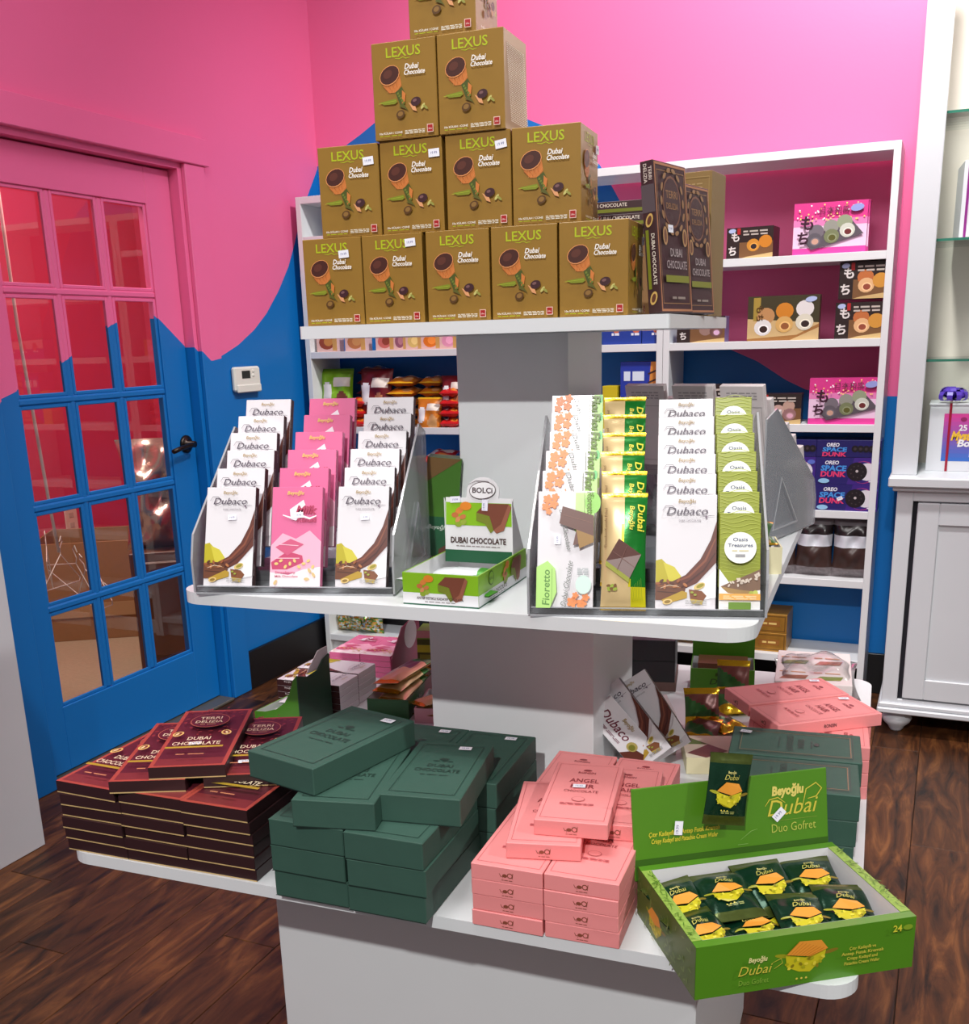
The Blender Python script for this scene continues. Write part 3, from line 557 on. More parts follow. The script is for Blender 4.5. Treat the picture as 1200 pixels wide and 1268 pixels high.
def A_fior():
    a = Art(); w_, h_ = .072, .148; O = (232, 138, 74); G = (150, 214, 96)
    a.rect(.012, .10, .036, .148, (196, 232, 150)); a.ell(.034, .135, .010, .014, G, 0); a.poly([(.0, .128), (.036, .122), (.036, .086), (.012, .098)], (176, 226, 124))
    for x_, y_, r_ in ((-.024, .140, .006), (-.014, .1425, .005), (-.026, .130, .0055), (-.016, .1335, .006), (-.022, .1235, .004), (.010, .008, .007), (.022, .006, .0065), (.027, .014, .005), (.014, .0165, .0042)): 
        for k in range(5): t = k * 2 * PI / 5; a.ell(x_ + r_ * .55 * math.cos(t), y_ + r_ * .55 * math.sin(t), r_ * .5, r_ * .4, O, math.degrees(t))
    a.text('Dubai Chocolate', -.003, .10, .006, (90, 100, 90), .3, 0, rot=-78, fit=.052); a.text('Fioretto', .027, .133, .008, (92, 116, 40), .1, .015, rot=-90, fit=.03); a.stroke([(.0235, .147), (.0235, .118)], .0008, (92, 116, 40))
    a.poly([(-.036, 0), (-.036, .052), (-.022, .06), (-.012, .05), (-.010, .02), (-.018, .0)], (176, 224, 120)); a.text('Fioretto', -.019, .026, .0095, (86, 140, 50), .1, .015, rot=90, fit=.045); a.stroke([(-.016, .004), (-.016, .05)], .0008, (86, 140, 50))
    a.poly([(-.01, .134), (-.006, .145), (.036, .138), (.036, .104), (.016, .092), (-.008, .118)], (0, 0, 0)) if 0 else None
    a.poly([(-.008, .108), (-.004, .130), (.036, .118), (.036, .086), (.010, .08), (.014, .1)], (98, 56, 44)); a.poly([(.014, .1), (.036, .092), (.036, .084), (.018, .076)], (150, 110, 40)); a.stroke([(-.003, .119), (.033, .109)], .0012, (130, 84, 66))
    a.text('Dubai Chocolate', .006, .03, .0075, (98, 108, 100), .35, 0, rot=82, fit=.058); a.ell(.024, .03, .010, .012, (206, 234, 222)); a.dashes(.016, .03, .05, .0009, (150, 160, 160), 2, rows=6); return a
FIOR = A_fior(); FD = (.072, .011, .150)
def A_fior_top():
    a = Art(); O = (232, 138, 74)
    a.poly([(.016, .10), (.036, .10), (.036, .15), (.024, .15)], (188, 232, 140)); a.ell(.033, .144, .003, .006, (110, 200, 120)); 
    for x_, y_, r_ in ((-.024, .142, .007), (-.012, .1455, .006), (-.027, .131, .006), (-.014, .134, .0065), (-.022, .1215, .005)):
        for k in range(5): t = k * 2 * PI / 5; a.ell(x_ + r_ * .55 * math.cos(t), y_ + r_ * .55 * math.sin(t), r_ * .5, r_ * .4, O, math.degrees(t))
    for k in range(8): a.ell(-.03 + .005 * k, .118 + .003 * (k % 3), .001, .0014, O)
    a.text('Dubai', -.001, .132, .0065, (90, 100, 90), .3, 0, rot=-72, fit=.03); a.text('Fioretto', .0205, .122, .0125, (92, 116, 40), .1, .03, rot=-90, fit=.052); a.stroke([(.0175, .148), (.0175, .112)], .0012, (92, 116, 40)); return a
FIORT = A_fior_top()
OD = (.050, .011, .122)
def A_oasis():
    a = Art(); L = (146, 156, 40)
    for k in range(15): yy = .047 + .0054 * k; a.stroke([(-.025 + .005 * q, yy + .0022 * math.sin(q * .8 + k * .7)) for q in range(11)], .0007, (178, 190, 72))
    a.poly([(-.025, .0), (.025, .0), (.025, .050), (.008, .040), (-.012, .034), (-.025, .052)], (240, 240, 238)); a.poly([(-.023, .030), (.025, .052), (.025, .026), (.008, .023), (-.012, .025)], (122, 92, 70)); a.poly([(-.023, .030), (.0, .026), (.02, .024), (.006, .020), (-.014, .022)], (160, 128, 74))
    rd = random.Random(2)
    for k in range(26): x_ = rd.uniform(-.014, .023); a.ell(x_, .028 + (x_ + .023) * .30 + rd.uniform(-.004, .005), .0022, .0012, (214, 200, 184), rd.uniform(0, 180), n=7)
    a.ell(.014, .021, .003, .0035, (170, 180, 70)); a.ell(.019, .022, .003, .0035, (190, 200, 90)); a.rect(-.025, .013, .025, .021, (226, 166, 76)); a.dashes(-.02, .02, .0175, .0008, (250, 220, 170), 3, rows=3, lead=2.2); a.rect(-.0135, .0015, .0135, .0105, (96, 132, 32))
    a.ell(.0, .078, .0195, .0195, (240, 242, 236), n=28); a.text('Oasis', 0, .086, .0048, (52, 66, 110), 0, .015, fit=.018); a.text('Treasures', 0, .079, .0046, (52, 66, 110), 0, .015, fit=.030); a.dashes(-.010, .010, .0735, .0014, (206, 196, 150), 2); a.dashes(-.006, .006, .0685, .0012, (120, 120, 130), 1, rows=2); 
    return a
def A_oasis_hi():
    a = Art()
    for k in range(15): yy = .047 + .0054 * k; a.stroke([(-.025 + .005 * q, yy + .0022 * math.sin(q * .8 + k * .7)) for q in range(11)], .0007, (178, 190, 72))
    a.ell(.0, .090, .0195, .0195, (240, 242, 236), n=28); a.text('Oasis', 0, .0985, .0048, (52, 66, 110), 0, .015, fit=.018); a.text('Treasures', 0, .0915, .0046, (52, 66, 110), 0, .015, fit=.030); return a
OAS, OASH = A_oasis(), A_oasis_hi(); LIME = mat('lime_coated_card', (150, 160, 44), .3, coat=.2)
# green wrapper bar
GW, GH, GT = .058, .150, .016
CREAM = mat('cream_foil', (214, 188, 136), .3, .25, .08); GRNF = mat('green_foil', (16, 118, 36), .25, .35, .1, 50, .3); GOLD = foil((200, 160, 30)); YEL = mat('yellow_foil', (222, 214, 30), .28, .4)
def gcol(u, v):
    if u > 1.5: return GOLD
    if v < -.90 or v > .91: return GOLD
    e = -.1 + (.5 * max(0, .1 - v) ** 1.1 if v < .1 else 0)
    if v < -.62: return YEL if u > .55 else (CREAM if u < .3 else YEL)
    if u > e + .12: return GRNF
    if u > e and v < .5: return YEL
    return CREAM
GME, GZ = pillow('wrapper', GW, GH, GT, gcol, 18, 30, .08, 3, .06)
a = Art(); a.text('Dubai', .017, .043, .009, (226, 216, 60), .2, .02, rot=-90, fit=.034); a.text('Beyoğlu', .007, .043, .006, (226, 216, 60), .2, .02, rot=-90, fit=.03)
a.poly([(-.022, -.012), (-.006, .016), (.022, -.004), (.008, -.034)], (88, 48, 40)); a.poly([(-.022, -.012), (.008, -.034), (.007, -.040), (-.023, -.018)], (150, 156, 52)); a.stroke([(-.014, .0), (.014, -.02)], .001, (118, 74, 62)); a.stroke([(.004, .006), (-.008, -.024)], .001, (118, 74, 62))
for k in range(6): a.ell(-.018 + .004 * (k % 3), -.044 - .004 * (k // 3), .003, .002, ((120, 84, 44), (150, 170, 60))[k % 2], 40 * k)
for k in range(7): a.stroke([(.012 + .002 * k, -.062), (.010 + .002 * k, -.046 + .002 * k)], .0006, (120, 150, 30))
a.text('Pistachio Kunafa Filled', -.0215, .03, .0035, (110, 80, 50), 0, 0, rot=90, fit=.05)
GART = wrap_art(a, GW, GH, GZ, 'front_print', .0028)
def green_bar(lb):
    o = mkobj('wrapped_chocolate_bar', GME); mkobj('front_print', GART, o); return tag(o, lb, 'chocolate bar', 'green and gold wrapped bars in the acrylic rack')
def flat_bar(kind):
    if kind == 'dub':
        o = box_obj('chocolate_bar', DB, WHB, .0006); art_on(o, DUB, 'dub', 'front', DB); art_on(o, DUBS, 'dubs', 'right', DB)
    elif kind == 'milk': o = box_obj('chocolate_bar', DB, PKC, .0006); art_on(o, MILK, 'milk', 'front', DB)
    elif kind == 'fior': o = box_obj('chocolate_bar', FD, WHB, .0006); art_on(o, FIOR, 'fior', 'front', FD)
    elif kind == 'fiort': o = box_obj('chocolate_bar', FD, WHB, .0006); art_on(o, FIORT, 'fiort', 'front', FD)
    elif kind == 'oas': o = box_obj('chocolate_bar', OD, LIME, .0006); art_on(o, OAS, 'oas', 'front', OD)
    elif kind == 'oash': o = box_obj('chocolate_bar', OD, LIME, .0006); art_on(o, OASH, 'oash', 'front', OD)
    return o
def rack(ox, oy, yaw, width, n, bk, rs, lb, tiltdeg, z0=.008):
    # ox,oy = front left corner in stand coordinates
    t = empty('acrylic_rack', S2W(ox, oy, MZ), (0, 0, math.radians(yaw) + PH)); tag(t, lb, 'display rack', 'clear acrylic racks on the middle shelf')
    b = MB(); b.box(-.004, width + .004, -.012, bk * n + .012, 0, .003, ACR); b.box(-.004, width + .004, -.0125, -.012, 0, .003, ACRE); b.obj('base_plate', t)
    b = MB(); b.box(-.002, width + .002, -.0112, -.0082, .003, .011, ACR); b.box(-.002, width + .002, -.0112, -.0082, .011, .0122, ACRE); b.obj('front_lip', t)
    prof = [(-.012, .003), (bk * n + .01, .003), (bk * n + .01, .07 + rs * n), (bk * n - .03, .085 + rs * n), (.0, .085), (-.012, .05)]
    for x in (-.007, width + .004):
        b = MB(); M = Matrix(((0, 0, 1, x), (1, 0, 0, 0), (0, 1, 0, 0), (0, 0, 0, 1))); b.prism(prof, 0, .003, ACRS, M); so = b.obj('side_panel', t)
        b = MB()
        for i in range(len(prof)):
            p, q = Vector(prof[i]), Vector(prof[(i + 1) % len(prof)]); d = (q - p).normalized(); nn = Vector((d.y, -d.x)) * .0006
            b.face([(x, *(p + nn)), (x + .003, *(p + nn)), (x + .003, *(q + nn)), (x, *(q + nn))], ACRE)
        tri = [(bk * n * .35, .02), (bk * n * .85, .02), (bk * n * .72, .02 + rs * n * .62)]
        b.tube([(x + .0015, *tri[i % 3]) for i in range(4)], .0028, ACRE, 6)
        b.obj('edge', so)
    for k in range(1, n):
        b = MB(); yy = k * bk - .009; b.box(-.004, width + .004, yy, yy + .002, .003, k * rs + .004, ACR); b.obj('step', t)
    return t
def place_bar(o, ox, oy, yaw, u, k, bk, rs, tilt, du=0, dyaw=0, pil=False, hh=0, dz=0):
    a_ = math.radians(yaw); v = k * bk; px, py = ox + math.cos(a_) * (u + du) - math.sin(a_) * v, oy + math.sin(a_) * (u + du) + math.cos(a_) * v
    z = MZ + .008 + k * rs + dz
    if pil:
        c = Vector((0, math.sin(math.radians(tilt)), math.cos(math.radians(tilt)))) * hh / 2
        o.location = S2W(px - math.sin(a_) * c.y, py + math.cos(a_) * c.y, z + c.z); o.rotation_euler = (PI / 2 - math.radians(tilt), 0, a_ + PH)
    else: put(o, px, py, z, yaw + dyaw, tilt)
    return o
# left rack
LX, LY_, LYAW, BK, RS, TI = -.364, -.430, 11.5, .0365, .0228, 19
rack(LX - .006, LY_, LYAW, .285, 6, BK, RS, 'clear acrylic stepped rack holding white and pink bars', TI)
ORD = ('foremost', 'second from front', 'third from front', 'fourth from front', 'fifth from front', 'sixth from front', 'rearmost')
cols = ((.0375, 'dub', 'white bar with brown wave in the rack column nearest the door', 'white bars in the outer column of the rack'), (.138, 'milk', 'pink milk chocolate bar in the middle column of the acrylic rack', 'pink bars in the acrylic rack'), (.2365, 'dub', 'white bar with brown wave in the rack column beside the green carton', 'white bars in the inner column of the rack'))
for u, kind, lb, grp in cols:
    for k in range(6):
        o = flat_bar(kind); du = random.uniform(-.003, .003) + (.004 if (k == 2 and u < .05) else 0)
        place_bar(o, LX, LY_, LYAW, u, k, BK, RS, TI, du, random.uniform(-1.2, 1.2)); tag(o, lb.replace('bar', 'bar ' + ORD[k], 1), 'chocolate bar', grp)
        if k == 0: sticker(o, 'front', DB, .004, .101 if kind != 'milk' else .104, 3, .9)
# right rack
RX, RY_, RYAW, BK2, RS2, TI2 = .1400, -.426, 11.0, .036, .0215, 17
rack(RX - .004, RY_, RYAW, .284, 7, BK2, RS2, 'clear acrylic stepped rack holding green wrapped and lime bars', TI2)
for k in range(6):
    o = flat_bar('fior' if k == 0 else 'fiort'); place_bar(o, RX, RY_, RYAW, .036, k, BK2, RS2 * 1.03, TI2, (0, .001, .002, .004, .002, 0)[k], random.uniform(-.8, .8)); tag(o, 'white bar with orange blossoms and green script ' + ORD[k] + ' in its rack column', 'chocolate bar', 'white blossom bars in the acrylic rack')
    if k == 0: sticker(o, 'front', FD, -.010, .088, 90, .9)
    o = green_bar('green and gold wrapped bar ' + ORD[k] + ' in its rack column'); place_bar(o, RX, RY_, RYAW, .112, k, BK2, RS2, TI2, (-.002, -.004, -.008, -.007, -.008, -.009)[k], 0, True, GH, -.002 if k == 0 else 0)
    o = flat_bar('dub'); place_bar(o, RX, RY_, RYAW, .1875, k, BK2, RS2, TI2, 0, random.uniform(-.5, .5)); tag(o, 'white bar with brown wave beside the lime bars, ' + ORD[k], 'chocolate bar', 'white bars beside the lime bars')
for k in range(7):
    o = flat_bar('oas' if k == 0 else 'oash'); place_bar(o, RX, RY_, RYAW, .2535, k, BK2, RS2, TI2, 0, random.uniform(-.6, .6)); tag(o, 'lime green bar with white round logo ' + ORD[k] + ' in its rack column', 'chocolate bar', 'lime green bars in the acrylic rack')
# rear racks: bars seen from behind
def grey_bar(lb, grp):
    o = box_obj('chocolate_bar', DB, GREYB, .0006); a = Art(); a.dashes(-.026, .026, .132, .002, (150, 144, 146), 5, rows=3, lead=2.4); a.frame(-.033, .01, .033, .11, .001, (158, 152, 152)); art_on(o, a, 'gb', 'back', DB); return tag(o, lb, 'chocolate bar', grp)
rack(.428, .302, 163, .262, 6, .036, .0228, 'clear acrylic rack facing the bookcases at the rear of the middle shelf', 18)
for u, nm in ((.038, 'column nearest the hutch'), (.125, 'middle column'), (.215, 'column nearest the post')):
    for k in range(6):
        o = grey_bar('bar seen from its plain grey back, %s, rear rack %s' % (ORD[k], nm), 'bars seen from behind in the rear rack'); place_bar(o, .425, .300, 163, u, k, .036, .0228, 16, 0, random.uniform(-1, 1))
# ------------------------------------------------------------------ open counter cartons
def tray(name, w_, d_, h_, t, out, inn, lb, cat='box', rim=None):
    e = empty(name); tag(e, lb, cat)
    b = MB(); b.box(-w_ / 2, w_ / 2, -d_ / 2, d_ / 2, 0, .002, out); b.obj('bottom', e)
    walls = {}
    for nm, a, n_ in (('front_wall', (-w_ / 2, w_ / 2, -d_ / 2, -d_ / 2 + t), 0), ('back_wall', (-w_ / 2, w_ / 2, d_ / 2 - t, d_ / 2), 1), ('side_wall', (-w_ / 2, -w_ / 2 + t, -d_ / 2 + t, d_ / 2 - t), 2), ('side_wall', (w_ / 2 - t, w_ / 2, -d_ / 2 + t, d_ / 2 - t), 3)):
        x0, x1, y0, y1 = a; b = MB(); hh = h_
        b.box(x0, x1, y0, y1, .002, hh, out)
        e_ = .0004     # white inside skin and rim
        if n_ == 0: b.face([(x0 + t, y1 + e_, .002), (x0 + t, y1 + e_, hh), (x1 - t, y1 + e_, hh), (x1 - t, y1 + e_, .002)], inn)
        if n_ == 1: b.face([(x0 + t, y0 - e_, .002), (x1 - t, y0 - e_, .002), (x1 - t, y0 - e_, hh), (x0 + t, y0 - e_, hh)], inn)
        if n_ == 2: b.face([(x1 + e_, y0, .002), (x1 + e_, y1, .002), (x1 + e_, y1, hh), (x1 + e_, y0, hh)], inn)
        if n_ == 3: b.face([(x0 - e_, y0, .002), (x0 - e_, y0, hh), (x0 - e_, y1, hh), (x0 - e_, y1, .002)], inn)
        if rim and n_ >= 2: b.face([(x0, y0, hh + e_), (x1, y0, hh + e_), (x1, y1, hh + e_), (x0, y1, hh + e_)], rim)
        walls[n_] = b.obj(nm, e)
    b = MB(); b.face([(-w_ / 2 + t, -d_ / 2 + t, .0025), (w_ / 2 - t, -d_ / 2 + t, .0025), (w_ / 2 - t, d_ / 2 - t, .0025), (-w_ / 2 + t, d_ / 2 - t, .0025)], inn); b.obj('liner', e)
    return e, walls
WCARD = mat('white_carton_inside', (224, 224, 226), .6)
# Bolci carton
BG = mat('carton_bright_green', (134, 188, 28), .35, coat=.15)
w_, d_, h_ = .110, .195, .044
e, wl = tray('counter_carton', w_, d_, h_, .002, BG, WCARD, 'green and white counter carton with a raised header card between the racks')
put(e, .0035, -.42 + d_ / 2, MZ, -.5)
def bolci_bits(a, s, x, y, big=True):
    CH = (120, 66, 48)
    for (dx, dy, r_, c, ro) in ((-.018, .002, .006, (214, 130, 60), 30), (-.024, -.004, .005, (190, 110, 60), 0), (-.020, -.010, .0045, (206, 140, 90), 60), (-.013, -.006, .0045, (196, 120, 70), 20), (-.012, -.013, .005, (150, 170, 60), 30), (-.019, -.016, .0048, (140, 165, 50), 0), (-.009, .008, .008, (222, 132, 40), 0)):
        a.ell(x + dx * s, y + dy * s, r_ * s, r_ * .7 * s, c, ro)
    a.poly([(x + q[0] * s, y + q[1] * s) for q in ((.018, .012), (.050, .012), (.040, -.016), (.030, -.022), (.024, -.004), (.006, .0))], CH); a.poly([(x + q[0] * s, y + q[1] * s) for q in ((.050, .012), (.054, .008), (.044, -.022), (.034, -.026), (.030, -.022), (.040, -.014))], (150, 92, 70))
    a.poly([(x + q[0] * s, y + q[1] * s) for q in ((.006, .0), (.024, -.004), (.030, -.022), (.026, -.026), (.018, -.014), (.006, -.010))], (120, 132, 40))
a = Art(); a.rect(-w_ / 2, .0, w_ / 2, .017, (236, 238, 240)); a.rect(-w_ / 2, 0, w_ / 2, .002, (30, 96, 70)); bolci_bits(a, .9, -.008, .030); a.text('ANTEP FISTIKLI KADAYIF ÇİKOLATA', 0, .0088, .0036, (70, 50, 50), 0, .02, fit=.068); a.dashes(-.022, .022, .0052, .001, (130, 120, 120), 6); art_on(e, a, 'bolf', 'front', (w_, d_, h_))
a = Art(); a.rect(-d_ / 2, 0, d_ / 2, .017, (236, 238, 240)); a.rect(-d_ / 2, 0, d_ / 2, .002, (30, 96, 70)); a.ell(-.050, .032, .010, .010, (60, 100, 30)); a.ell(-.050, .032, .0085, .0085, (134, 188, 28)); a.text('BOLÇi', -.05, .030, .004, (60, 100, 30)); bolci_bits(a, .95, .02, .03); a.text('DUBAI CHOCOLATE', -.028, .008, .0062, (70, 50, 50), 0, .02, fit=.07); a.dashes(-.06, .0, .0048, .001, (130, 120, 120), 6); art_on(e, a, 'bolr', 'right', (w_, d_, h_))
# header card
DKG = mat('carton_dark_green', (24, 84, 52), .4)
hd = MB(); hw = .052
HP = [(-hw, .0), (hw, .0), (hw, .098)] + [(.012 + .024 * math.cos(math.radians(t)) * (1 if t < 90 else 1), .104 + .022 * math.sin(math.radians(t))) for t in range(0, 181, 15)][0:1]
outl = [(-hw, 0), (hw, 0), (hw, .094), (.030, .094)] + [(.006 + .025 * math.cos(math.radians(t)), .103 + .021 * math.sin(math.radians(t))) for t in range(0, 181, 15)] + [(-.020, .094), (-hw, .094)]
M = Matrix(((1, 0, 0, 0), (0, 0, -1, .0), (0, 1, 0, 0), (0, 0, 0, 1)))
hd.prism(outl, 0, .0015, WCARD, M); ho = hd.obj('header_card', e); ho.location = (0, d_ / 2 - .052, .030); ho.rotation_euler = (-math.radians(6), 0, 0)
a = Art(); a.rect(-hw, 0, hw, .018, (26, 88, 56)); a.rect(-hw, .054, hw, .087, (134, 188, 28)); bolci_bits(a, 1.12, -.010, .073); a.text('DUBAI CHOCOLATE', 0, .0285, .0085, (72, 50, 46), 0, .03, fit=.086); a.dashes(-.034, .034, .0235, .0012, (140, 130, 130), 9)
a.ell(.006, .105, .0205, .0125, (80, 62, 66), 6, n=24); a.ell(.006, .105, .0195, .0115, (236, 236, 238), 6, n=24); a.text('BOLÇi', .006, .1015, .0078, (70, 54, 58), 0, .03, fit=.031); a.stroke([(-.016, .113), (-.004, .1185), (.014, .118), (.026, .110)], .0009, (80, 62, 66))
mkobj('front_print', a.mesh('front_print', lambda u, v, n: (u, -.0015 - n, v)), ho)
for x_, y_, r_ in ((-.036, .091, 4), (.010, .084, 88)):
    s_ = Art().rect(x_ - .008, y_ - .0045, x_ + .008, y_ + .0045, (232, 232, 246), .5, r_); s_.text('19.99', x_, y_ - .0015, .003, (100, 100, 160), 0, 0, 'c', r_); mkobj('price_sticker', s_.mesh('price_sticker', lambda u, v, n: (u, -.0035 - n, v)), ho)
# side wings of the header card
for s in (-1, 1):
    b = MB(); b.prism([(0, 0), (.046, .0), (.046, .016), (0, .094)], 0, .001, WCARD, Matrix(((0, 0, 1, s * .052), (1, 0, 0, d_ / 2 - .051), (0, 1, 0, .030), (0, 0, 0, 1)))); b.obj('header_wing', e)
# bars lying in the carton
BWR = mat('white_bar_wrapper', (222, 226, 230), .25, .15, .05); BGR = mat('green_bar_wrapper', (70, 150, 40), .3, .15)
pme, pz = pillow('bar_wrap', .034, .1, .014, lambda u, v: BWR if abs(u) < 2 and v > -.4 else BGR, 8, 14, .08, 8)
k = 0
for (x, y, z, yaw) in ((-.006, -.02, .018, 88), (.012, -.058, .012, 86), (-.008, .015, .021, 92), (-.028, -.066, .026, 70)):
    o = mkobj('chocolate_bar', pme); tag(o, 'white wrapped bar lying inside the green and white counter carton', 'chocolate bar', 'bars in the green and white carton'); q = S2W(.0035 + x, -.42 + d_ / 2 + y, MZ + z); o.location = q; o.rotation_euler = (0, 0, math.radians(yaw) + PH)
# little cream carton with gold packets behind the right rack
CRC = mat('cream_carton', (226, 218, 178), .5)
e, wl = tray('counter_carton', .075, .085, .040, .002, CRC, WCARD, 'small cream carton of gold packets beside the lime bars'); put(e, .372, -.085, MZ, 12)
def gp_col(u, v):
    if u > 1.5 or abs(v) > .82: return GOLD
    return mat('packet_tan', (196, 156, 104), .3, .3) if u + v * .6 < .1 else mat('packet_green', (46, 98, 44), .3, .3)
gpm, gpz = pillow('packet', .055, .06, .014, gp_col, 14, 14, .12, 11, .25)
def gold_packet(lb, grp): o = mkobj('wafer_packet', gpm); return tag(o, lb, 'packet', grp)
for k, (x, y, z, t, r_) in enumerate(((.372, -.090, .034, 8, 12), (.372, -.082, .046, 14, 40), (.370, -.088, .059, 20, 5))):
    o = gold_packet('gold and green packet heaped in the small cream carton', 'packets in the cream carton'); o.location = S2W(x, y, MZ + z); o.rotation_euler = (math.radians(t), math.radians(6 * k - 4), math.radians(r_))
# green carton behind the Bolci header
GCL = (.055, .05, .16)
o = box_obj('green_carton', GCL, mat('leaf_green_carton', (62, 112, 26), .4)); put(o, -.132, -.105, MZ, 18, 0, 6); o.location.z += .004
tag(o, 'tall leaf green carton leaning beside the post behind the rack', 'box')
a = Art(); a.rect(-.0275, 0, .0275, .065, (24, 84, 52)); a.text('Beyoğlu', -.004, .045, .007, (200, 210, 200), .2, .01); a.poly([(-.0, .012), (.026, .03), (.026, .0), (.0, .0)], (90, 48, 36)); a.poly([(-.0275, .12), (.0275, .16), (-.0275, .16)], (110, 80, 40)); art_on(o, a, 'gcl', 'front', GCL)
# ------------------------------------------------------------------ bottom shelf: flat gift boxes
def by_front(o, dims, pl, pr, ztop, dyaw=0, tilt=0, roll=0):
    a_, b_ = sz(*pl, ztop), sz(*pr, ztop); d = b_ - a_; yw = math.atan2(d.y, d.x); mid = (a_ + b_) / 2
    c = mid + Vector((-math.sin(yw), math.cos(yw), 0)) * dims[1] / 2
    return put(o, c.x, c.y, ztop - dims[2], math.degrees(yw) + dyaw, tilt, roll)
MRD = (.108, .232, .0180)
MAROON = mat('maroon_carton', (70, 26, 34), .38, noise=.12, nscale=30, coat=.2); MSIDE = mat('dark_cocoa_side', (50, 28, 30), .4, noise=.1)
def A_maroon():
    a = Art(); w_, d_ = .054, .232; O = (176, 78, 62); C = (232, 214, 180)
    a.rect(-w_, 0, w_, d_, (86, 26, 38)); a.frame(-w_, 0, w_, d_, .006, (168, 70, 58)); a.rect(-.048, .006, .048, .030, (120, 44, 46))
    rd = random.Random(8)
    for k in range(60): x_, y_ = rd.uniform(-.046, .046), rd.uniform(.11, .224); a.ell(x_, y_, rd.uniform(.001, .004), rd.uniform(.001, .003), (134, 46, 48), rd.uniform(0, 90), n=7)
    a.ell(0, .165, .030, .030, (196, 110, 84), n=30); a.ell(0, .165, .0288, .0288, (86, 26, 38), n=30)
    a.text('TERRI', 0, .170, .0105, C, 0, .01, fit=.034); a.text('DELIZIA', 0, .154, .0105, C, 0, .01, fit=.042); a.dashes(-.012, .012, .146, .002, (196, 150, 120), 2)
    for s in (-1, 1): a.ell(s * .036, .108, .0075, .0105, (226, 190, 110), s * 20); a.ell(s * .036, .1085, .005, .0075, (130, 66, 46), s * 20); a.ell(s * .037, .107, .002, .005, (236, 214, 160), s * 20)
    a.text('DUBAI', 0, .080, .0125, C, 0, .01, fit=.034); a.text('CHOCOLATE', 0, .060, .0125, C, 0, .01, fit=.070); a.rect(-.042, .048, .042, .0545, (176, 146, 40)); a.dashes(-.02, .02, .022, .003, (196, 130, 90), 2); return a
AMR = A_maroon()
AMS = Art().rect(-.054, .0003, .054, .0022, (206, 176, 120)).rect(-.054, .0022, .054, .018, (52, 28, 30))
def maroon(lb, st_=None, art=True):
    o = box_obj('chocolate_gift_box', MRD, MSIDE); art_on(o, AMS, 'ams', 'front', MRD)
    if art: art_on(o, AMR, 'amr', 'top', MRD)
    if st_: sticker(o, 'top', MRD, *st_)
    return tag(o, lb, 'box', 'maroon chocolate boxes stacked on the bottom shelf')
for c, (x, nm) in enumerate(((-.4985, 'outermost maroon stack by the shelf end'), (-.390, 'middle maroon stack'), (-.2815, 'maroon stack next to the green boxes'))):
    for k in range(6):
        top = k == 5
        o = maroon('thin maroon chocolate box %s in the %s' % (('lowest', 'second up', 'third up', 'fourth up', 'fifth up', 'on top')[k], nm), None, top)
        put(o, x + random.uniform(-.0012, .0012), -.571 + MRD[1] / 2 + random.uniform(-.002, .004), BZ + k * .0183, random.uniform(-.6, .6) + (-2.5 if (c == 0 and top) else 0))
        if c == 0 and top: sticker(o, 'top', MRD, .034, .078, 20, 1.2)
o = maroon('maroon chocolate box lying askew on the maroon stacks under the topmost one'); put(o, -.440, -.455, BZ + 6 * .0183, 21)
o = maroon('maroon chocolate box leaning down beside the topmost one towards the green boxes', (-.004, .045, 4, 1.3)); put(o, -.322, -.40, BZ + 6 * .0183, 22); o.location.z += .001
o = maroon('topmost maroon chocolate box turned askew on the maroon stacks', (-.006, .084, 8, 1.3)); put(o, -.392, -.432, BZ + 7 * .0183, 23)
# dark green boxes
GRD = (.111, .1885, .0378)
GRN = mat('dark_green_box_paper', (52, 86, 74), .6, noise=.06, nscale=60, bump=.15)
AG = Art(); AG.frame(-.045, .012, .045, .177, .0010, (36, 62, 54)); AG.frame(-.043, .014, .043, .175, .0006, (70, 104, 90)); AG.text('DUBAI', 0, .098, .010, (40, 60, 52), 0, .01, fit=.036); AG.text('CHOCOLATE', 0, .082, .010, (40, 60, 52), 0, .01, fit=.064); AG.ell(0, .125, .007, .004, (40, 60, 52)); AG.dashes(-.014, .014, .117, .0018, (40, 60, 52), 2); AG.dashes(-.02, .02, .07, .0015, (44, 66, 58), 3)
AGF = Art().rect(-.0555, .0, .0555, .0012, (30, 50, 44)).rect(-.0555, .0368, .0555, .0378, (74, 110, 96))
def greenb(lb, st_=None, grp='dark green boxes next to the maroon stacks'):
    o = box_obj('gift_box', GRD, GRN, .0012); art_on(o, AG, 'ag', 'top', GRD); art_on(o, AGF, 'agf', 'front', GRD)
    if st_: sticker(o, 'top', GRD, *st_)
    return tag(o, lb, 'box', grp)
gst = ((-.1265, -.592 + .0945, 'front green stack by the maroon', 3), (-.0135, -.596 + .0945, 'front green stack by the pink', 3), (-.101, -.213 - .0945, 'rear green stack by the wafers', 3), (.0125, -.213 - .0945, 'rear green stack by the post', 3))
for x, y, nm, n in gst:
    for k in range(n):
        pos = ('bottom', 'middle', 'top')[k]
        o = greenb('dark green gift box at the %s of the %s' % (pos, nm), (.022, .165, 3, 1.3) if (k == 2 and 'rear' in nm) else None); put(o, x + random.uniform(-.001, .001), y + (.0025 if (k == 0 and 'front' in nm) else 0) + (-.018 if 'rear' in nm else 0) * 0, BZ + k * .038, random.uniform(-.8, .8))
o = greenb('dark green gift box lying on the front green stacks beneath the topmost one'); by_front(o, GRD, (358, 990), (465, 996), BZ + 4 * .038)
o = greenb('dark green gift box slanting on the front green stack beside the pink boxes', (.020, .164, 2, 1.3)); by_front(o, GRD, (472, 985), (577, 990), BZ + 4 * .038, -4)
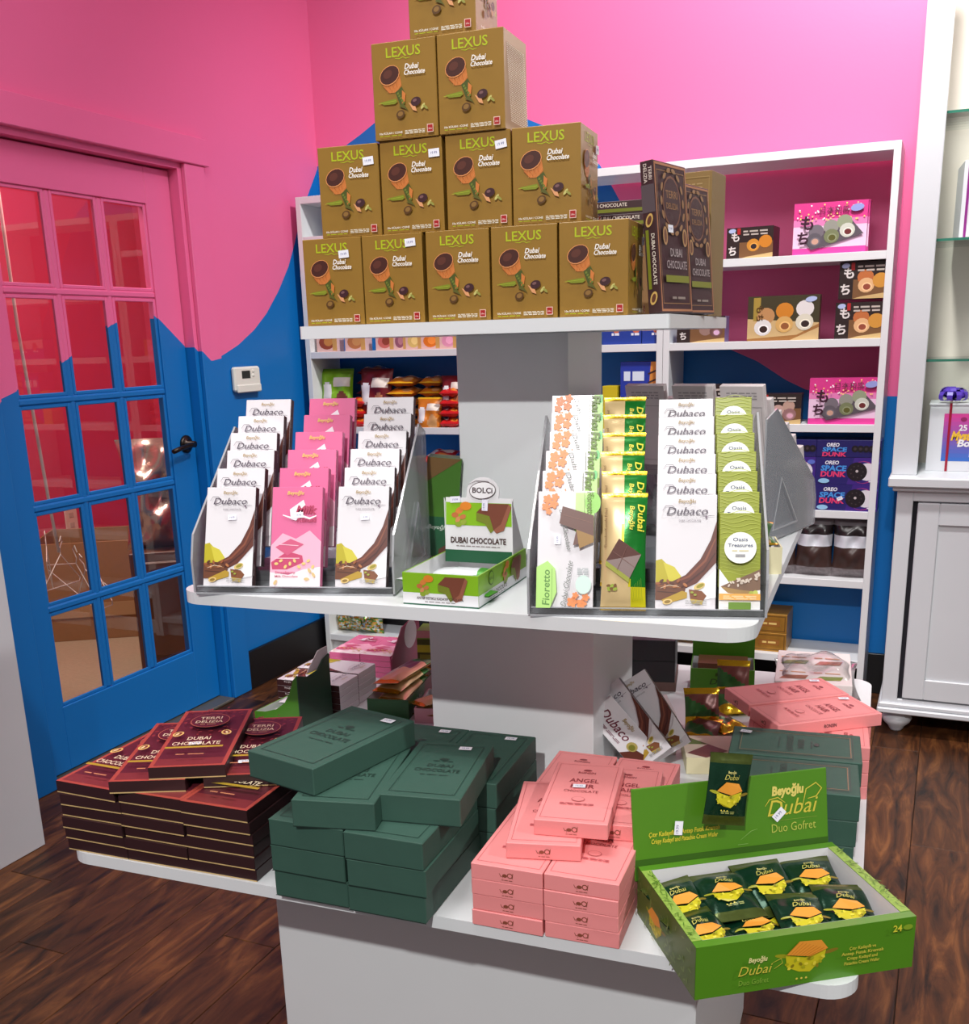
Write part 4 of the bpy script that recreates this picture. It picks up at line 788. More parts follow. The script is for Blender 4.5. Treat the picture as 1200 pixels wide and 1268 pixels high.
o = greenb('topmost dark green gift box lying crosswise on the green pile', (.030, .165, 3, 1.3)); put(o, -.146, -.470, BZ + 4 * .038 + .0006, -15); o.scale = (1.1, 1.1, 1.0)
# pink boxes
PKD = (.0935, .188, .0216)
PNK = mat('salmon_pink_box_paper', (238, 146, 146), .55, noise=.04, nscale=50)
P_ = (150, 60, 66)
AP = Art(); AP.frame(-.041, .008, .041, .180, .0006, (190, 92, 98)); AP.text('RONSIN', 0, .150, .0062, P_, 0, .02, fit=.024); AP.ell(0, .161, .006, .003, P_); AP.text('ANGEL', 0, .120, .0125, P_, 0, .008, fit=.040); AP.text('HAIR', 0, .102, .0125, P_, 0, .008, fit=.032); AP.text('CHOCOLATE', 0, .088, .0072, P_, 0, 0, fit=.046); AP.ell(0, .066, .009, .007, (190, 92, 98)); AP.ell(0, .066, .0082, .0062, (238, 146, 146)); AP.dashes(-.022, .022, .052, .0012, (184, 88, 94), 5, rows=3)
APF = Art(); G_ = (136, 74, 54); APF.ell(-.002, .0105, .0032, .0024, G_); APF.stroke([(-.009, .013), (-.007, .009), (-.004, .010)], .0012, G_); APF.stroke([(-.005, .007), (-.004, .011)], .001, G_); APF.ell(.005, .0115, .0038, .0036, G_); APF.ell(.005, .0115, .0025, .0024, (238, 146, 146)); APF.stroke([(.008, .008), (.009, .0155)], .0012, G_); APF.dashes(-.006, .008, .0045, .0008, G_, 3)
def pinkb(lb, st_=None, grp='salmon pink boxes at the front of the bottom shelf', front=True):
    o = box_obj('gift_box', PKD, PNK, .001); art_on(o, AP, 'ap', 'top', PKD)
    art_on(o, APF, 'apf', 'front', PKD)
    if st_: sticker(o, 'top', PKD, *st_)
    return tag(o, lb, 'box', grp)
for x, nm in ((.1435, 'front pink stack by the green'), (.2385, 'front pink stack by the wafer carton')):
    for k in range(4):
        o = pinkb('salmon pink box %s the %s' % (('at the base of', 'second from below in', 'third from below in', 'at the top of')[k], nm)); put(o, x, -.575 + PKD[1] / 2 + random.uniform(-.001, .001), BZ + k * .0219, random.uniform(-.5, .5))
for x, nm in ((.146, 'rear pink stack by the post'), (.2435, 'rear pink stack by the tumbled bars')):
    for k in range(4):
        o = pinkb('salmon pink box %s the %s' % (('at the base of', 'second from below in', 'third from below in', 'at the top of')[k], nm)); put(o, x, -.273 - PKD[1] / 2 + .002 - .02 * 0, BZ + k * .0219, 1 if x < .2 else 2) ; o.location.z += .0
        if True: put(o, x, -.384 + PKD[1] / 2 + .003, BZ + k * .0219, 0.4)
o = pinkb('salmon pink box lying askew under the topmost pink one towards the green boxes'); by_front(o, PKD, (629, 1044), (723, 1047), BZ + 5 * .0219, -2)
o = pinkb('salmon pink box lying askew behind the topmost pink one towards the carton'); put(o, .2425, -.372, BZ + 4 * .0219, 6)
o = pinkb('topmost salmon pink box of the front pile with a price sticker', (-.004, .104, 4, 1.2)); by_front(o, PKD, (663, 1015), (757, 1021), BZ + 6 * .0219, -2)
# boxes at the stand's right hand edge
for (y, n, nm) in ((-.245, 3, 'short green stack by the carton lid'), (-.128, 3, 'short green stack by the crosswise pink')):
    for k in range(n):
        o = greenb('dark green gift box %s the %s' % (('at the bottom of', 'in the middle of', 'on top of')[k], nm), (-.03, .02, 80, 1.2) if (k == 2 and y > -.2) else None, 'dark green boxes behind the open carton'); put(o, .447 + .002 * k, y, BZ + k * .038, -90 + 3)
        a = Art().frame(-.040, .014, .040, .174, .0014, (130, 104, 76))
        if k == 2: art_on(o, a, 'agc', 'top', GRD, 'gold_frame')
for (y, nm) in ((-.005, 'pink edge stack by the green'), (.092, 'pink edge stack by the white carton')):
    for k in range(4):
        o = pinkb('salmon pink box %s the %s' % (('at the base of', 'second from below in', 'third from below in', 'at the top of')[k], nm), None, 'salmon pink boxes at the shelf edge'); put(o, .462, y, BZ + k * .0219, -87)
o = pinkb('salmon pink box lying crosswise nearest the green boxes at the shelf edge', (-.03, .165, 70, 1.2), 'salmon pink boxes at the shelf edge'); put(o, .470, .045, BZ + 4 * .0219, 34 - 90)
a = Art().text('RONSIN', 0, .008, .006, (80, 40, 44), 0, .02, fit=.022); art_on(o, a, 'rons', 'right', PKD)
o = pinkb('salmon pink box lying crosswise nearest the white carton at the shelf edge', (-.03, .165, 70, 1.2), 'salmon pink boxes at the shelf edge'); put(o, .416, .130, BZ + 4 * .0219, 33 - 90)
# ------------------------------------------------------------------ big open wafer carton
GC = mat('wafer_carton_green', (78, 132, 26), .38, noise=.04, coat=.15)
RIM = mat('wafer_carton_pattern', (140, 172, 74), .45, noise=.35, nscale=260)
w_, d_, h_ = .268, .188, .066; yw = 32; a_ = math.radians(yw)
fl = Vector((.3885, -.645)); ctr = fl + Vector((math.cos(a_), math.sin(a_))) * w_ / 2 + Vector((-math.sin(a_), math.cos(a_))) * d_ / 2
e, wl = tray('wafer_carton', w_, d_, h_, .0125, GC, WCARD, 'large open green wafer carton with raised lid at the shelf corner', 'box', RIM); put(e, ctr.x, ctr.y, BZ, yw)
def wafer_pic(a, x, y, s, hatch=True):
    a.ell(x - .03 * s, y + .004 * s, .010 * s, .0026 * s, (150, 150, 30), -10); a.ell(x + .032 * s, y + .002 * s, .010 * s, .0026 * s, (130, 110, 30), 10)
    a.poly([(x + q[0] * s, y + q[1] * s) for q in ((-.026, .004), (-.024, -.012), (-.008, -.020), (.006, -.022), (.024, -.006), (.026, .006), (.0, -.002))], (196, 186, 30))
    for k in range(14): a.ell(x + (-.024 + .0035 * k) * s, y + (-.008 - .006 * math.sin(k * 1.3)) * s, .003 * s, .002 * s, ((160, 160, 24), (220, 206, 60), (130, 120, 20))[k % 3], 25 * k, n=7)
    a.poly([(x + q[0] * s, y + q[1] * s) for q in ((-.026, .006), (-.010, .022), (.018, .020), (.027, .008), (.004, .0))], (226, 150, 52))
    if hatch:
        for k in range(9): t = k / 8; a.stroke([(x + (-.025 + .030 * t) * s, y + (.0065 - .006 * t) * s), (x + (-.010 + .036 * t) * s, y + (.0215 - .013 * t) * s)], .0009 * s, (186, 104, 24))
    for k in range(3): a.ell(x + (-.012 + .006 * k) * s, y - .027 * s, .0014 * s, .0014 * s, (220, 200, 80))
YG = (206, 192, 70)
a = Art(); wafer_pic(a, -.002, .036, .95)
a.text('Beyoğlu', -.062, .040, .0062, (226, 220, 150), .15, .03, fit=.022); a.text('Dubai', -.066, .0245, .0125, YG, .3, .0, fit=.038); a.stroke([(-.044, .036), (-.034, .040), (-.032, .034), (-.042, .028)], .0009, YG); a.text('Duo Gofret', -.066, .0125, .007, (130, 170, 60), 0, 0, fit=.036)
for i, t in enumerate(('Çıtır Kadayıflı ve', 'Antep Fıstık Kremalı', 'Crispy Kadayıf and', 'Pistachio Cream Wafer')): a.text(t, .066, .0375 - .0062 * i, .0042, YG, 0, .015, fit=(.033, .052, .038, .044)[i])
a.text('24', .108, .053, .0085, (214, 206, 60), 0, .02, fit=.011); a.ell(.121, .057, .006, .0035, (130, 160, 40)); art_on(e, a, 'wfr', 'front', (w_, d_, h_))
a = Art(); a.rect(-d_ / 2, .0, d_ / 2, h_, (84, 104, 42)); 
rd = random.Random(3)
for k in range(60): a.ell(rd.uniform(-.09, .09), rd.uniform(.004, .062), .005, .0012, (112, 136, 64), rd.uniform(0, 180), n=6)
wafer_pic(a, -.01, .036, .8, False); art_on(e, a, 'wfl', 'left', (w_, d_, h_))
# rim pattern
for s in (-1, 1):
    a = Art()
    for k in range(44): a.stroke([(s * (w_ / 2 - .006) + rd.uniform(-.005, .005), rd.uniform(.014, d_ - .014)) for _ in range(2)][:1] + [(s * (w_ / 2 - .006) + rd.uniform(-.005, .005), 0)][:0] + [], .0006, (90, 130, 40)) if 0 else a.ell(s * (w_ / 2 - .0062) + rd.uniform(-.004, .004), rd.uniform(.016, d_ - .016), .004, .0007, (84, 124, 38), rd.uniform(0, 180), n=6)
    art_on(e, a, 'rim%d' % s, 'top', (w_, d_, h_), 'rim_pattern')
# lid
LH = .100
lid = MB(); lid.box(-w_ / 2, w_ / 2, 0, .003, -.020, LH, GC, .0008); lo = lid.obj('lid', e); lo.location = (-.004, d_ / 2 + .001, h_); lo.rotation_euler = (-math.radians(10), 0, 0)
lf = lambda u, v, n: (u, -n, v)
a = Art(); a.rect(-w_ / 2 + .001, -.019, w_ / 2 - .001, .008, (52, 92, 20)); a.text('Beyoğlu', .078, .071, .012, (222, 206, 110), .1, .05, fit=.044); a.text('Dubai', .082, .044, .022, YG, .3, .0, fit=.066); a.stroke([(.098, .052), (.104, .075), (.118, .082), (.126, .074), (.118, .064), (.106, .062)], .0016, YG); a.stroke([(.046, .058), (.052, .066), (.064, .068), (.074, .060)], .0014, YG)
a.dashes(.06, .118, .037, .0006, (130, 160, 60), 1); a.text('Duo Gofret', .085, .022, .012, (176, 186, 80), 0, 0, fit=.062)
a.text('Çıtır Kadayıflı ve Antep Fıstık Kremalı', -.066, .036, .0062, (214, 200, 60), .1, .02, fit=.096); a.text('Crispy Kadayıf and Pistachio Cream Wafer', -.066, .027, .0062, (214, 200, 60), .1, .02, fit=.090)
a.stroke([(.01, .018), (.025, .028), (.034, .030)], .001, (130, 176, 84)); a.stroke([(.006, .012), (.02, .012)], .0012, (140, 184, 100)); mkobj('front_print', a.mesh('front_print', lf), lo)
for x_, y_, r_ in ((-.074, .044, 82), (.064, .046, 42)):
    s_ = Art().rect(x_ - .009, y_ - .0055, x_ + .009, y_ + .0055, (236, 238, 248), .5, r_); s_.text('19.99', x_, y_ - .0015, .004, (90, 90, 140), 0, 0, 'c', r_); mkobj('price_sticker', s_.mesh('price_sticker', lambda u, v, n: (u, -.0025 - n, v)), lo)
# wafer packets
DKF = mat('dark_green_foil', (14, 54, 36), .22, .45, .15, 70, .35); PAT = mat('olive_foil', (74, 86, 34), .28, .5, .4, 120)
def wcol(u, v):
    if u > 1.5: return DKF
    return PAT if abs(v) > .77 else DKF
WPW, WPH = .068, .092
wvar = []
for sd in range(3):
    wme, wz = pillow('wafer_packet', WPW, WPH, .016, wcol, 16, 22, .09, 20 + sd, .28)
    a = Art(); a.text('Beyoğlu', .0, .0215, .0032, (206, 196, 120), .15, .02, fit=.013); a.text('Dubai', .0, .0135, .0068, (196, 186, 90), .3, 0, fit=.022); wafer_pic(a, -.001, -.006, .75, False); a.dashes(-.010, .010, -.028, .0012, (150, 156, 90), 3, rows=2)
    wvar.append((wme, wrap_art(a, WPW, WPH, wz, 'front_print', .0022)))
def wafer(lb, grp, v=0):
    o = mkobj('wafer_packet', wvar[v % 3][0]); mkobj('front_print', wvar[v % 3][1], o); return tag(o, lb, 'packet', grp)
ux, uy = Vector((math.cos(a_), math.sin(a_))), Vector((-math.sin(a_), math.cos(a_)))
lay = [(-.098, .030, .040, 10, 6), (-.040, .032, .046, -4, 0), (.018, .038, .046, 2, 8), (.080, .040, .044, -8, 5), (-.096, -.036, .038, 14, 10), (-.030, -.030, .030, 6, -4), (.028, -.034, .040, -6, 14), (.086, -.030, .040, -10, 16),
       (-.07, .0, .020, 20, 0), (.0, .0, .020, 5, 0), (.06, .0, .020, -12, 0), (-.03, .02, .010, 80, 0), (.06, .04, .012, 95, 0)]
for k, (u, v, z, yy, tl) in enumerate(lay):
    p = ctr + ux * u + uy * v; o = wafer('dark green wafer packet with orange wafer picture ' + ('in the carton row along the lid' if k < 4 else 'in the row along the carton front' if k < 8 else 'buried under the carton rows'), 'wafer packets in the open green carton', k); o.location = S2W(p.x, p.y, BZ + z); o.rotation_euler = (math.radians(tl), math.radians((k * 37) % 9 - 4), a_ + math.radians(yy) + PH)
    if k < 4: o.rotation_euler[0] += math.radians(8)
o = wafer('dark green wafer packet standing against the raised carton lid', 'wafer packets in the open green carton', 1); o['group'] = 'wafer packet on the lid'; del o['group']
p = ctr + ux * (-.017) + uy * (d_ / 2 - .002); o.location = S2W(p.x, p.y, BZ + h_ + .094); o.rotation_euler = (math.radians(80), math.radians(10), a_ + PH); o.scale = (.86, 1, .7)
# ------------------------------------------------------------------ bottom shelf, rear right
for k, (x, y, z, r_, yw_, tl) in enumerate(((.222, -.050, .028, -40, 14, 20), (.246, -.015, .030, -34, 16, 20))):
    o = flat_bar('dub'); put(o, x, y, BZ + z, yw_, tl, r_); tag(o, ('white bar tipped over between the landscape carton and its twin', 'white bar tipped over rearmost by the gold packets')[k], 'chocolate bar', 'tumbled white bars by the post')
LC = (.118, .012, .052); o = box_obj('bar_carton', LC, WHB, .0006); put(o, .150, -.070, BZ + .060, 12, 18, 50); tag(o, 'white landscape bar carton tipped on its corner behind the pink boxes', 'box')
a = Art(); a.text('Dubaco', -.018, .018, .0165, (110, 40, 60), .35, .01, fit=.066); a.text('Beyoğlu', -.002, .039, .007, (160, 130, 60), .2, .015, fit=.026); a.poly([(.022, .0), (.059, .0), (.059, .03), (.04, .024)], (96, 46, 34)); a.ell(.030, .022, .010, .008, (176, 160, 90), 30); a.ell(.031, .021, .006, .005, (120, 120, 40), 30); a.dashes(-.05, .01, .010, .0014, (150, 120, 130), 4, rows=2); art_on(o, a, 'lc', 'front', LC)
GB2 = (.075, .10, .030)
o = box_obj('grey_carton', (.085, .11, .075), GREYB); put(o, .182, .085, BZ, 20); tag(o, 'plain grey carton behind the tumbled white bars', 'box')
for k in range(2):
    o = box_obj('black_carton', (.105, .13, .045), mat('black_carton_board', (34, 36, 38), .45)); put(o, .115, .44, BZ + .045 * k + .02, 8); tag(o, ('lower' if k == 0 else 'upper') + ' black carton beside the post at the rear of the shelf', 'box', 'black cartons by the post')
o = box_obj('brown_tray', (.11, .13, .020), mat('brown_striped_tray', (110, 84, 76), .6, noise=.2)); put(o, .115, .44, BZ, 8); tag(o, 'low brown tray under the black cartons', 'tray')
# green carton with header, gold packets
w_, d_, h_ = .128, .09, .055
e, wl = tray('counter_carton', w_, d_, h_, .002, mat('mid_green_carton', (66, 124, 22), .4), WCARD, 'green counter carton of gold packets at the rear by the post'); put(e, .266, .435, BZ, 7)
a = Art(); a.text('Beyoğlu', 0, .040, .007, (40, 50, 16), .15, .03, fit=.028); a.text('Dubai', 0, .022, .013, (40, 50, 16), .3, 0, fit=.05); art_on(e, a, 'dk', 'front', (w_, d_, h_))
b = MB(); b.box(-.064, .064, d_ / 2 + .001, d_ / 2 + .003, .0, .11, mat('mid_green_carton', (66, 124, 22), .4)); b.obj('header_card', e)
b = MB(); b.box(-.05, .05, -.03, .03, .03, .062, mat('packet_brown', (96, 58, 38), .4)); b.obj('divider', e)
gpm2, gz2 = pillow('packet', .065, .075, .018, lambda u, v: GOLD if (u > 1.5 or abs(v) > .7 or v < -.45) else (mat('packet_brownish', (110, 58, 52), .35, .2) if v > .1 - .5 * u else mat('packet_green', (46, 98, 44), .3, .3)), 16, 18, .1, 31, .3)
rp = [(.300, .335, .055, 70, 10, 'gold and green packet standing in front of the green counter carton'), (.302, .30, .022, 25, 30, 'gold and green packet lying before the green counter carton'), (.266, .165, .05, 62, 20, 'gold and green packet propped behind the raised carton lid'), (.272, .125, .02, 20, 0, 'gold and green packet lying under the propped one'), (.296, .20, .012, 8, 60, 'gold and green packet flat on the shelf between the propped ones')]
for x, y, z, tl, yw_, lb in rp:
    o = mkobj('wafer_packet', gpm2); o.location = S2W(x, y, BZ + z); o.rotation_euler = (math.radians(tl), 0, math.radians(yw_)); tag(o, lb, 'packet', 'gold and green packets at the rear')
CT = (.085, .10, .03); o = box_obj('small_carton', CT, CRC); put(o, .300, .03, BZ, 15); tag(o, 'small cream and green carton behind the raised carton lid', 'box')
a = Art().rect(-.0425, .0, .0425, .1, (226, 222, 196)).poly([(-.04, .02), (.0, .06), (.03, .03), (-.01, .0)], (110, 62, 50)).poly([(-.04, .06), (-.04, .1), (.0, .06)], (80, 130, 40)); art_on(o, a, 'sc', 'top', CT)
# white carton in a clear bag
WC = (.145, .215, .055); o = box_obj('white_carton', WC, mat('white_print_carton', (226, 216, 214), .4)); put(o, .445, .455, BZ, 3); tag(o, 'white carton printed with green and brown fruit in a clear bag', 'box')
a = Art()
for r_ in range(2):
    for c_ in range(2): x0 = -.065 + c_ * .066; y0 = .02 + r_ * .1; a.poly([(x0, y0), (x0 + .05, y0 + .006), (x0 + .056, y0 + .03), (x0 + .012, y0 + .026)], ((168, 96, 72), (130, 140, 60))[(r_ + c_) % 2]); a.dashes(x0, x0 + .05, y0 + .045, .006, (206, 150, 110), 2)
art_on(o, a, 'wc', 'top', WC); a = Art().rect(-.066, .03, -.03, .046, (40, 110, 76)).dashes(.0, .06, .036, .006, (110, 100, 90), 2); a.poly([(-.01, .004), (.066, .006), (.066, .02), (.0, .024)], (156, 92, 62)); art_on(o, a, 'wcf', 'front', WC)
me, _z = pillow('bag', .17, .24, .075, lambda u, v: clear('clear_bag_film', (.96, .96, .97), 1.35, .12), 16, 18, .04, 6, .25); bag = mkobj('clear_bag', me, o); bag.location = (.004, 0, .032)
for k in range(4):
    me, _ = pillow('pk', .05, .06, .02, lambda u, v: mat('olive_packet', (110, 112, 52), .4, .2), 8, 10, .1, 40 + k, .4) if k == 0 else (me, _)
    o = mkobj('leaf_packet', me); o.location = S2W(.385 + .028 * k, .30 + .008 * (k % 2), BZ + .028); o.rotation_euler = (math.radians(70), 0, math.radians(30 * k)); tag(o, 'small olive green packet before the white fruit carton', 'packet', 'olive packets by the white carton')
# ------------------------------------------------------------------ bottom shelf, rear left
LG = mat('light_green_carton', (104, 160, 40), .4); DG = mat('dark_green_carton2', (22, 56, 38), .45)
def curved_panel(w_, h0, h1, t, mt, yaw, loc, name, parent, hole=None):
    pts = [(-w_ / 2, 0), (w_ / 2, 0), (w_ / 2, h1)] + [(w_ / 2 - w_ * s, h1 + (h0 - h1) * s - .35 * (h1 - min(h0, h1 * .5)) * math.sin(PI * s)) for s in (.2, .4, .6, .8)] + [(-w_ / 2, h0)]
    b = MB(); b.prism(pts, 0, t, mt, Matrix(((1, 0, 0, 0), (0, 0, -1, 0), (0, 1, 0, 0), (0, 0, 0, 1)))); o = b.obj(name, parent); o.location = loc; o.rotation_euler = (0, 0, math.radians(yaw)); return o
e = empty('counter_carton'); tag(e, 'light green open carton with a tall dark back near the maroon stacks', 'box'); put(e, -.502, .0, BZ, -8)
b = MB(); b.box(-.055, .055, -.05, .05, 0, .002, LG); b.obj('bottom', e); b = MB(); b.box(-.055, -.053, -.05, .05, .002, .032, LG); b.face([(-.0528, -.048, .002), (-.0528, .048, .002), (-.0528, .048, .032), (-.0528, -.048, .032)], WCARD); b.obj('front_wall', e)
sp = [(-.055, .002), (.055, .002), (.055, .118), (.046, .108), (.036, .082), (.022, .060), (.0, .044), (-.03, .034), (-.055, .032)]
for yy, in ((-.05,), (.048,)):
    b = MB(); b.prism(sp, 0, .002, mat('mid_green_carton', (66, 124, 22), .4), Matrix(((1, 0, 0, 0), (0, 0, 1, yy), (0, 1, 0, 0), (0, 0, 0, 1)))); b.obj('side_wall', e)
b = MB(); b.prism([(-.05, 0), (.05, 0), (.05, .135), (.03, .128), (.012, .112), (-.02, .108), (-.05, .118)], 0, .002, DG, Matrix(((0, 0, 1, .0552), (1, 0, 0, 0), (0, 1, 0, 0), (0, 0, 0, 1)))); b.obj('back_card', e)
b = MB(); b.prism([(-.02, .112), (.05, .112), (.05, .150), (.02, .148)], 0, .0015, GREYB, Matrix(((0, 0, 1, .053), (1, 0, 0, 0), (0, 1, 0, 0), (0, 0, 0, 1)))); b.obj('back_flap', e)
for k in range(3):
    o = mkobj('chocolate_bar', pme); o.location = S2W(-.505 + .006 * k, -.008 + .01 * k, BZ + .011 + .0145 * k); o.rotation_euler = (0, 0, math.radians(80 + 8 * k)); o.scale = (.9, .8, 1); tag(o, 'white wrapped bar %s in the light green carton' % ('lowest', 'in the middle', 'topmost')[k], 'chocolate bar', 'bars in the light green carton')
def lying(kind, x, y, z, yaw, lb, grp):
    o = flat_bar(kind); o.location = S2W(x, y, z + .00625); o.rotation_euler = (-PI / 2, 0, math.radians(yaw) + PH); tag(o, lb, 'chocolate bar', grp); return o
for k, (x, y) in enumerate(((-.50, .085), (-.50, .165))):
    for q in range(5):
        o = lying('dub', x - .07, y + .01, BZ + .013 * q + .0005, -92, 'white bar lying flat, %s, in the pile %s' % (('lowest', 'second up', 'third up', 'fourth up', 'topmost')[q], ('touching the light green carton' if k == 0 else 'between the green carton and pink bars')), 'white bars lying at the shelf end')
for k, (x, y) in enumerate(((-.545, .295), (-.47, .298))):
    for q in range(4):
        o = lying('milk', x + .0, y - .0 + .14 * 0, BZ + .0130 * q + .0005, 0, 'pink bar lying flat, %s, in the pink pile %s' % (('lowest', 'second up', 'third up', 'topmost')[q], ('at the shelf end' if k == 0 else 'against the maroon card')), 'pink bars lying at the shelf end')
e = empty('header_card', S2W(-.428, .36, BZ), (0, 0, math.radians(92) + PH)); tag(e, 'maroon header card with a round window beside the pink bars', 'card')
b = MB(); b.prism([(-.075, 0), (.09, 0), (.09, .115), (-.01, .105), (-.075, .05)], 0, .002, mat('maroon_card', (128, 34, 66), .5), Matrix(((1, 0, 0, 0), (0, 0, -1, 0), (0, 1, 0, 0), (0, 0, 0, 1)))); b.obj('card', e)
for sgn in (1, -1):
    a = Art().ell(.035, .078, .036, .032, (178, 168, 172), 0, n=24); mkobj('round_window', a.mesh('round_window', (lambda u, v, n: (u, n, v)) if sgn > 0 else (lambda u, v, n: (u, -.002 - n, v))), e)
# gold wrapped bars in a green tray
e, wl = tray('counter_carton', .085, .20, .04, .002, mat('deep_green_carton', (26, 92, 40), .4), WCARD, 'green and brown tray of gold wrapped bars near the post'); put(e, -.345, .17, BZ, 8)
a = Art().poly([(-.0, .0), (.1, .0), (.1, .04), (.02, .04)], (88, 44, 40)).text('Dubai', -.03, .016, .012, (190, 200, 190), .3, 0); art_on(e, a, 'gwt', 'right', (.085, .20, .04))
def gb_col(u, v):
    if u > 1.5 or abs(v) > .84: return GOLD
    return GRNF if v > .45 else (mat('bar_maroon', (110, 44, 70), .3, .2) if (v > -.1 and abs(u) < .6) else CREAM)
gbm, gbz = pillow('goldbar', .06, .155, .018, gb_col, 14, 26, .08, 51, .2)
for k in range(4):
    o = mkobj('wrapped_chocolate_bar', gbm); o.location = S2W(-.345 + .004 * (k % 2), .165 + .006 * k, BZ + .014 + .0165 * k); o.rotation_euler = (math.radians(3), math.radians(-8 if k == 3 else 0), math.radians(6 - 5 * k) + PH); tag(o, ('topmost' if k == 3 else 'lower') + ' gold and green wrapped bar piled in the tray near the post', 'chocolate bar', 'gold wrapped bars in the green tray')
e, wl = tray('counter_carton', .075, .12, .03, .002, mat('blush_carton', (196, 150, 156), .5), WCARD, 'blush pink tray of gold wafers at the foot of the post'); put(e, -.245, .13, BZ, 10)
for k in range(2):
    o = mkobj('wrapped_chocolate_bar', gbm); o.location = S2W(-.243, .125, BZ + .015 + .0165 * k); o.rotation_euler = (0, math.radians(-6), math.radians(-12 - 20 * k)); o.scale = (.9, .72, 1); tag(o, ('upper' if k else 'lower') + ' gold wrapped wafer in the blush pink tray', 'chocolate bar', 'wafers in the blush tray')
PB = (.05, .06, .105); o = box_obj('green_pouch_box', PB, mat('yellow_green_carton', (110, 150, 24), .4)); put(o, -.365, .37, BZ, 10); tag(o, 'small green box with dark front behind the gold wrapped bars', 'box')
a = Art().rect(-.025, .0, .025, .085, (70, 70, 20)).rect(-.025, .055, .025, .072, (176, 176, 40)).rect(-.02, .03, .02, .05, (120, 120, 36)).ell(0, .015, .014, .01, (96, 52, 30)).rect(-.025, .088, .025, .105, (190, 130, 130)); art_on(o, a, 'pb', 'front', PB)
# ------------------------------------------------------------------ goods on the bookcases
def on_shelf(name, pxl, pxr, py, ptop, zs, dep, mt, lb, cat, grp=None, art=None, yf=BY + .012, yaw=0, dims=None, key=None):
    a_, c_ = ry(pxl, py, yf), ry(pxr, py, yf); top = ry((pxl + pxr) / 2, ptop, yf).z
    d = dims or (round(c_.x - a_.x, 4), dep, round(top - zs, 4))
    o = box_obj(name, d, mt); room(o, (a_.x + c_.x) / 2, yf + d[1] / 2, zs, yaw)
    if art: art_on(o, art(d[0], d[2]), key or lb, 'front', d)
    return tag(o, lb, cat, grp)
def mochi(a, x, y, r, shell, fill, n=14):
    a.ell(x, y, r, r * .92, shell, n=n)
    if fill: a.ell(x + r * .08, y - r * .18, r * .62, r * .52, tuple(min(255, q + 26) for q in shell), n=n); a.ell(x + r * .08, y - r * .2, r * .46, r * .38, fill, n=n)
def A_pinkmochi(w, h):
    a = Art(); a.rect(-w / 2, 0, w / 2, h, (240, 206, 232)); a.rect(-w / 2, h * .68, w / 2, h, (218, 60, 140)); a.rect(-w / 2, h * .55, w / 2, h * .68, (230, 130, 186)); a.rect(-w / 2, 0, w / 2, h * .13, (232, 70, 160))
    rd = random.Random(4)
    for k in range(46): a.ell(rd.uniform(-w * .46, w * .46), rd.uniform(h * .62, h * .97), h * .018, h * .018, ((255, 220, 120), (255, 240, 250), (255, 190, 150))[k % 3], n=7)
    a.poly([(-w * .34, h * .26), (w * .30, h * .62), (w * .46, h * .36), (-w * .24, h * .09)], (92, 84, 92))
    for x, y, s, f in ((-.18, .44, (118, 110, 118), None), (.02, .52, (150, 150, 140), None), (.20, .60, (150, 160, 130), None), (-.20, .28, (96, 90, 98), (206, 160, 140)), (.03, .34, (120, 128, 92), (92, 92, 40)), (.24, .44, (206, 210, 196), (110, 44, 44))): mochi(a, w * x, h * y, h * .15, s, f)
    a.text('も', -w * .31, h * .50, h * .22, (60, 24, 44), 0, .03); a.text('ち', -w * .36, h * .22, h * .20, (60, 24, 44), 0, .03); a.text('日本和風', w * .06, h * .80, h * .09, (120, 50, 80), 0, .01, fit=w * .40); a.ell(w * .36, h * .86, w * .09, h * .07, (150, 160, 220), 8); return a
def A_darkmochi(balls):
    def f(w, h):
        a = Art(); a.rect(-w / 2, 0, w / 2, h, (44, 32, 30)); a.rect(-w * .22, 0, w / 2, h * .52, (120, 84, 52)); a.poly([(-w * .22, 0), (w / 2, 0), (w / 2, h * .16), (-w * .05, h * .06)], (206, 176, 120))
        for x, y, r, s, fl_ in balls: mochi(a, w * x, h * y, h * r, s, fl_)
        a.text('も', -w * .31, h * .58, h * .24, (220, 214, 210), 0, .03); a.text('ち', -w * .37, h * .14, h * .24, (220, 214, 210), 0, .03); a.rect(-w * .27, h * .78, -w * .20, h * .98, (176, 40, 40)); a.ell(-w * .38, h * .90, w * .08, h * .07, (176, 190, 226), 8)
        a.dashes(-w * .14, w * .38, h * .84, h * .05, (190, 180, 170), 3, rows=2, lead=2); return a
    return f
def A_assort(w, h):
    a = Art(); a.rect(-w / 2, 0, w / 2, h, (64, 58, 36)); a.poly([(-w / 2, 0), (w / 2, 0), (w / 2, h * .38), (-w / 2, h * .5)], (206, 176, 124)); a.poly([(-w / 2, h * .05), (w * .2, h * .12), (w / 2, h * .36), (w / 2, h * .28), (w * .1, 0), (-w / 2, 0)], (160, 112, 60)); a.rect(-w * .42, h * .45, -w * .32, h * .97, (166, 140, 60))
    for x, y, s, f in ((-.24, .56, (190, 140, 90), None), (.02, .66, (206, 130, 40), None), (.30, .70, (226, 222, 220), None), (-.28, .30, (226, 224, 222), (54, 34, 30)), (.02, .36, (214, 170, 100), (150, 90, 50)), (.30, .40, (220, 216, 196), (52, 38, 34))): mochi(a, w * x, h * y, h * .20, s, f)
    a.text('もち', -w * .37, h * .62, h * .14, (90, 60, 24), 0, .02, rot=-90); a.ell(w * .38, h * .90, w * .08, h * .06, (176, 190, 226), 8); return a
PM = mat('pink_mochi_carton', (206, 60, 134), .35, coat=.2); DM = mat('dark_mochi_carton', (48, 34, 32), .35, coat=.2)
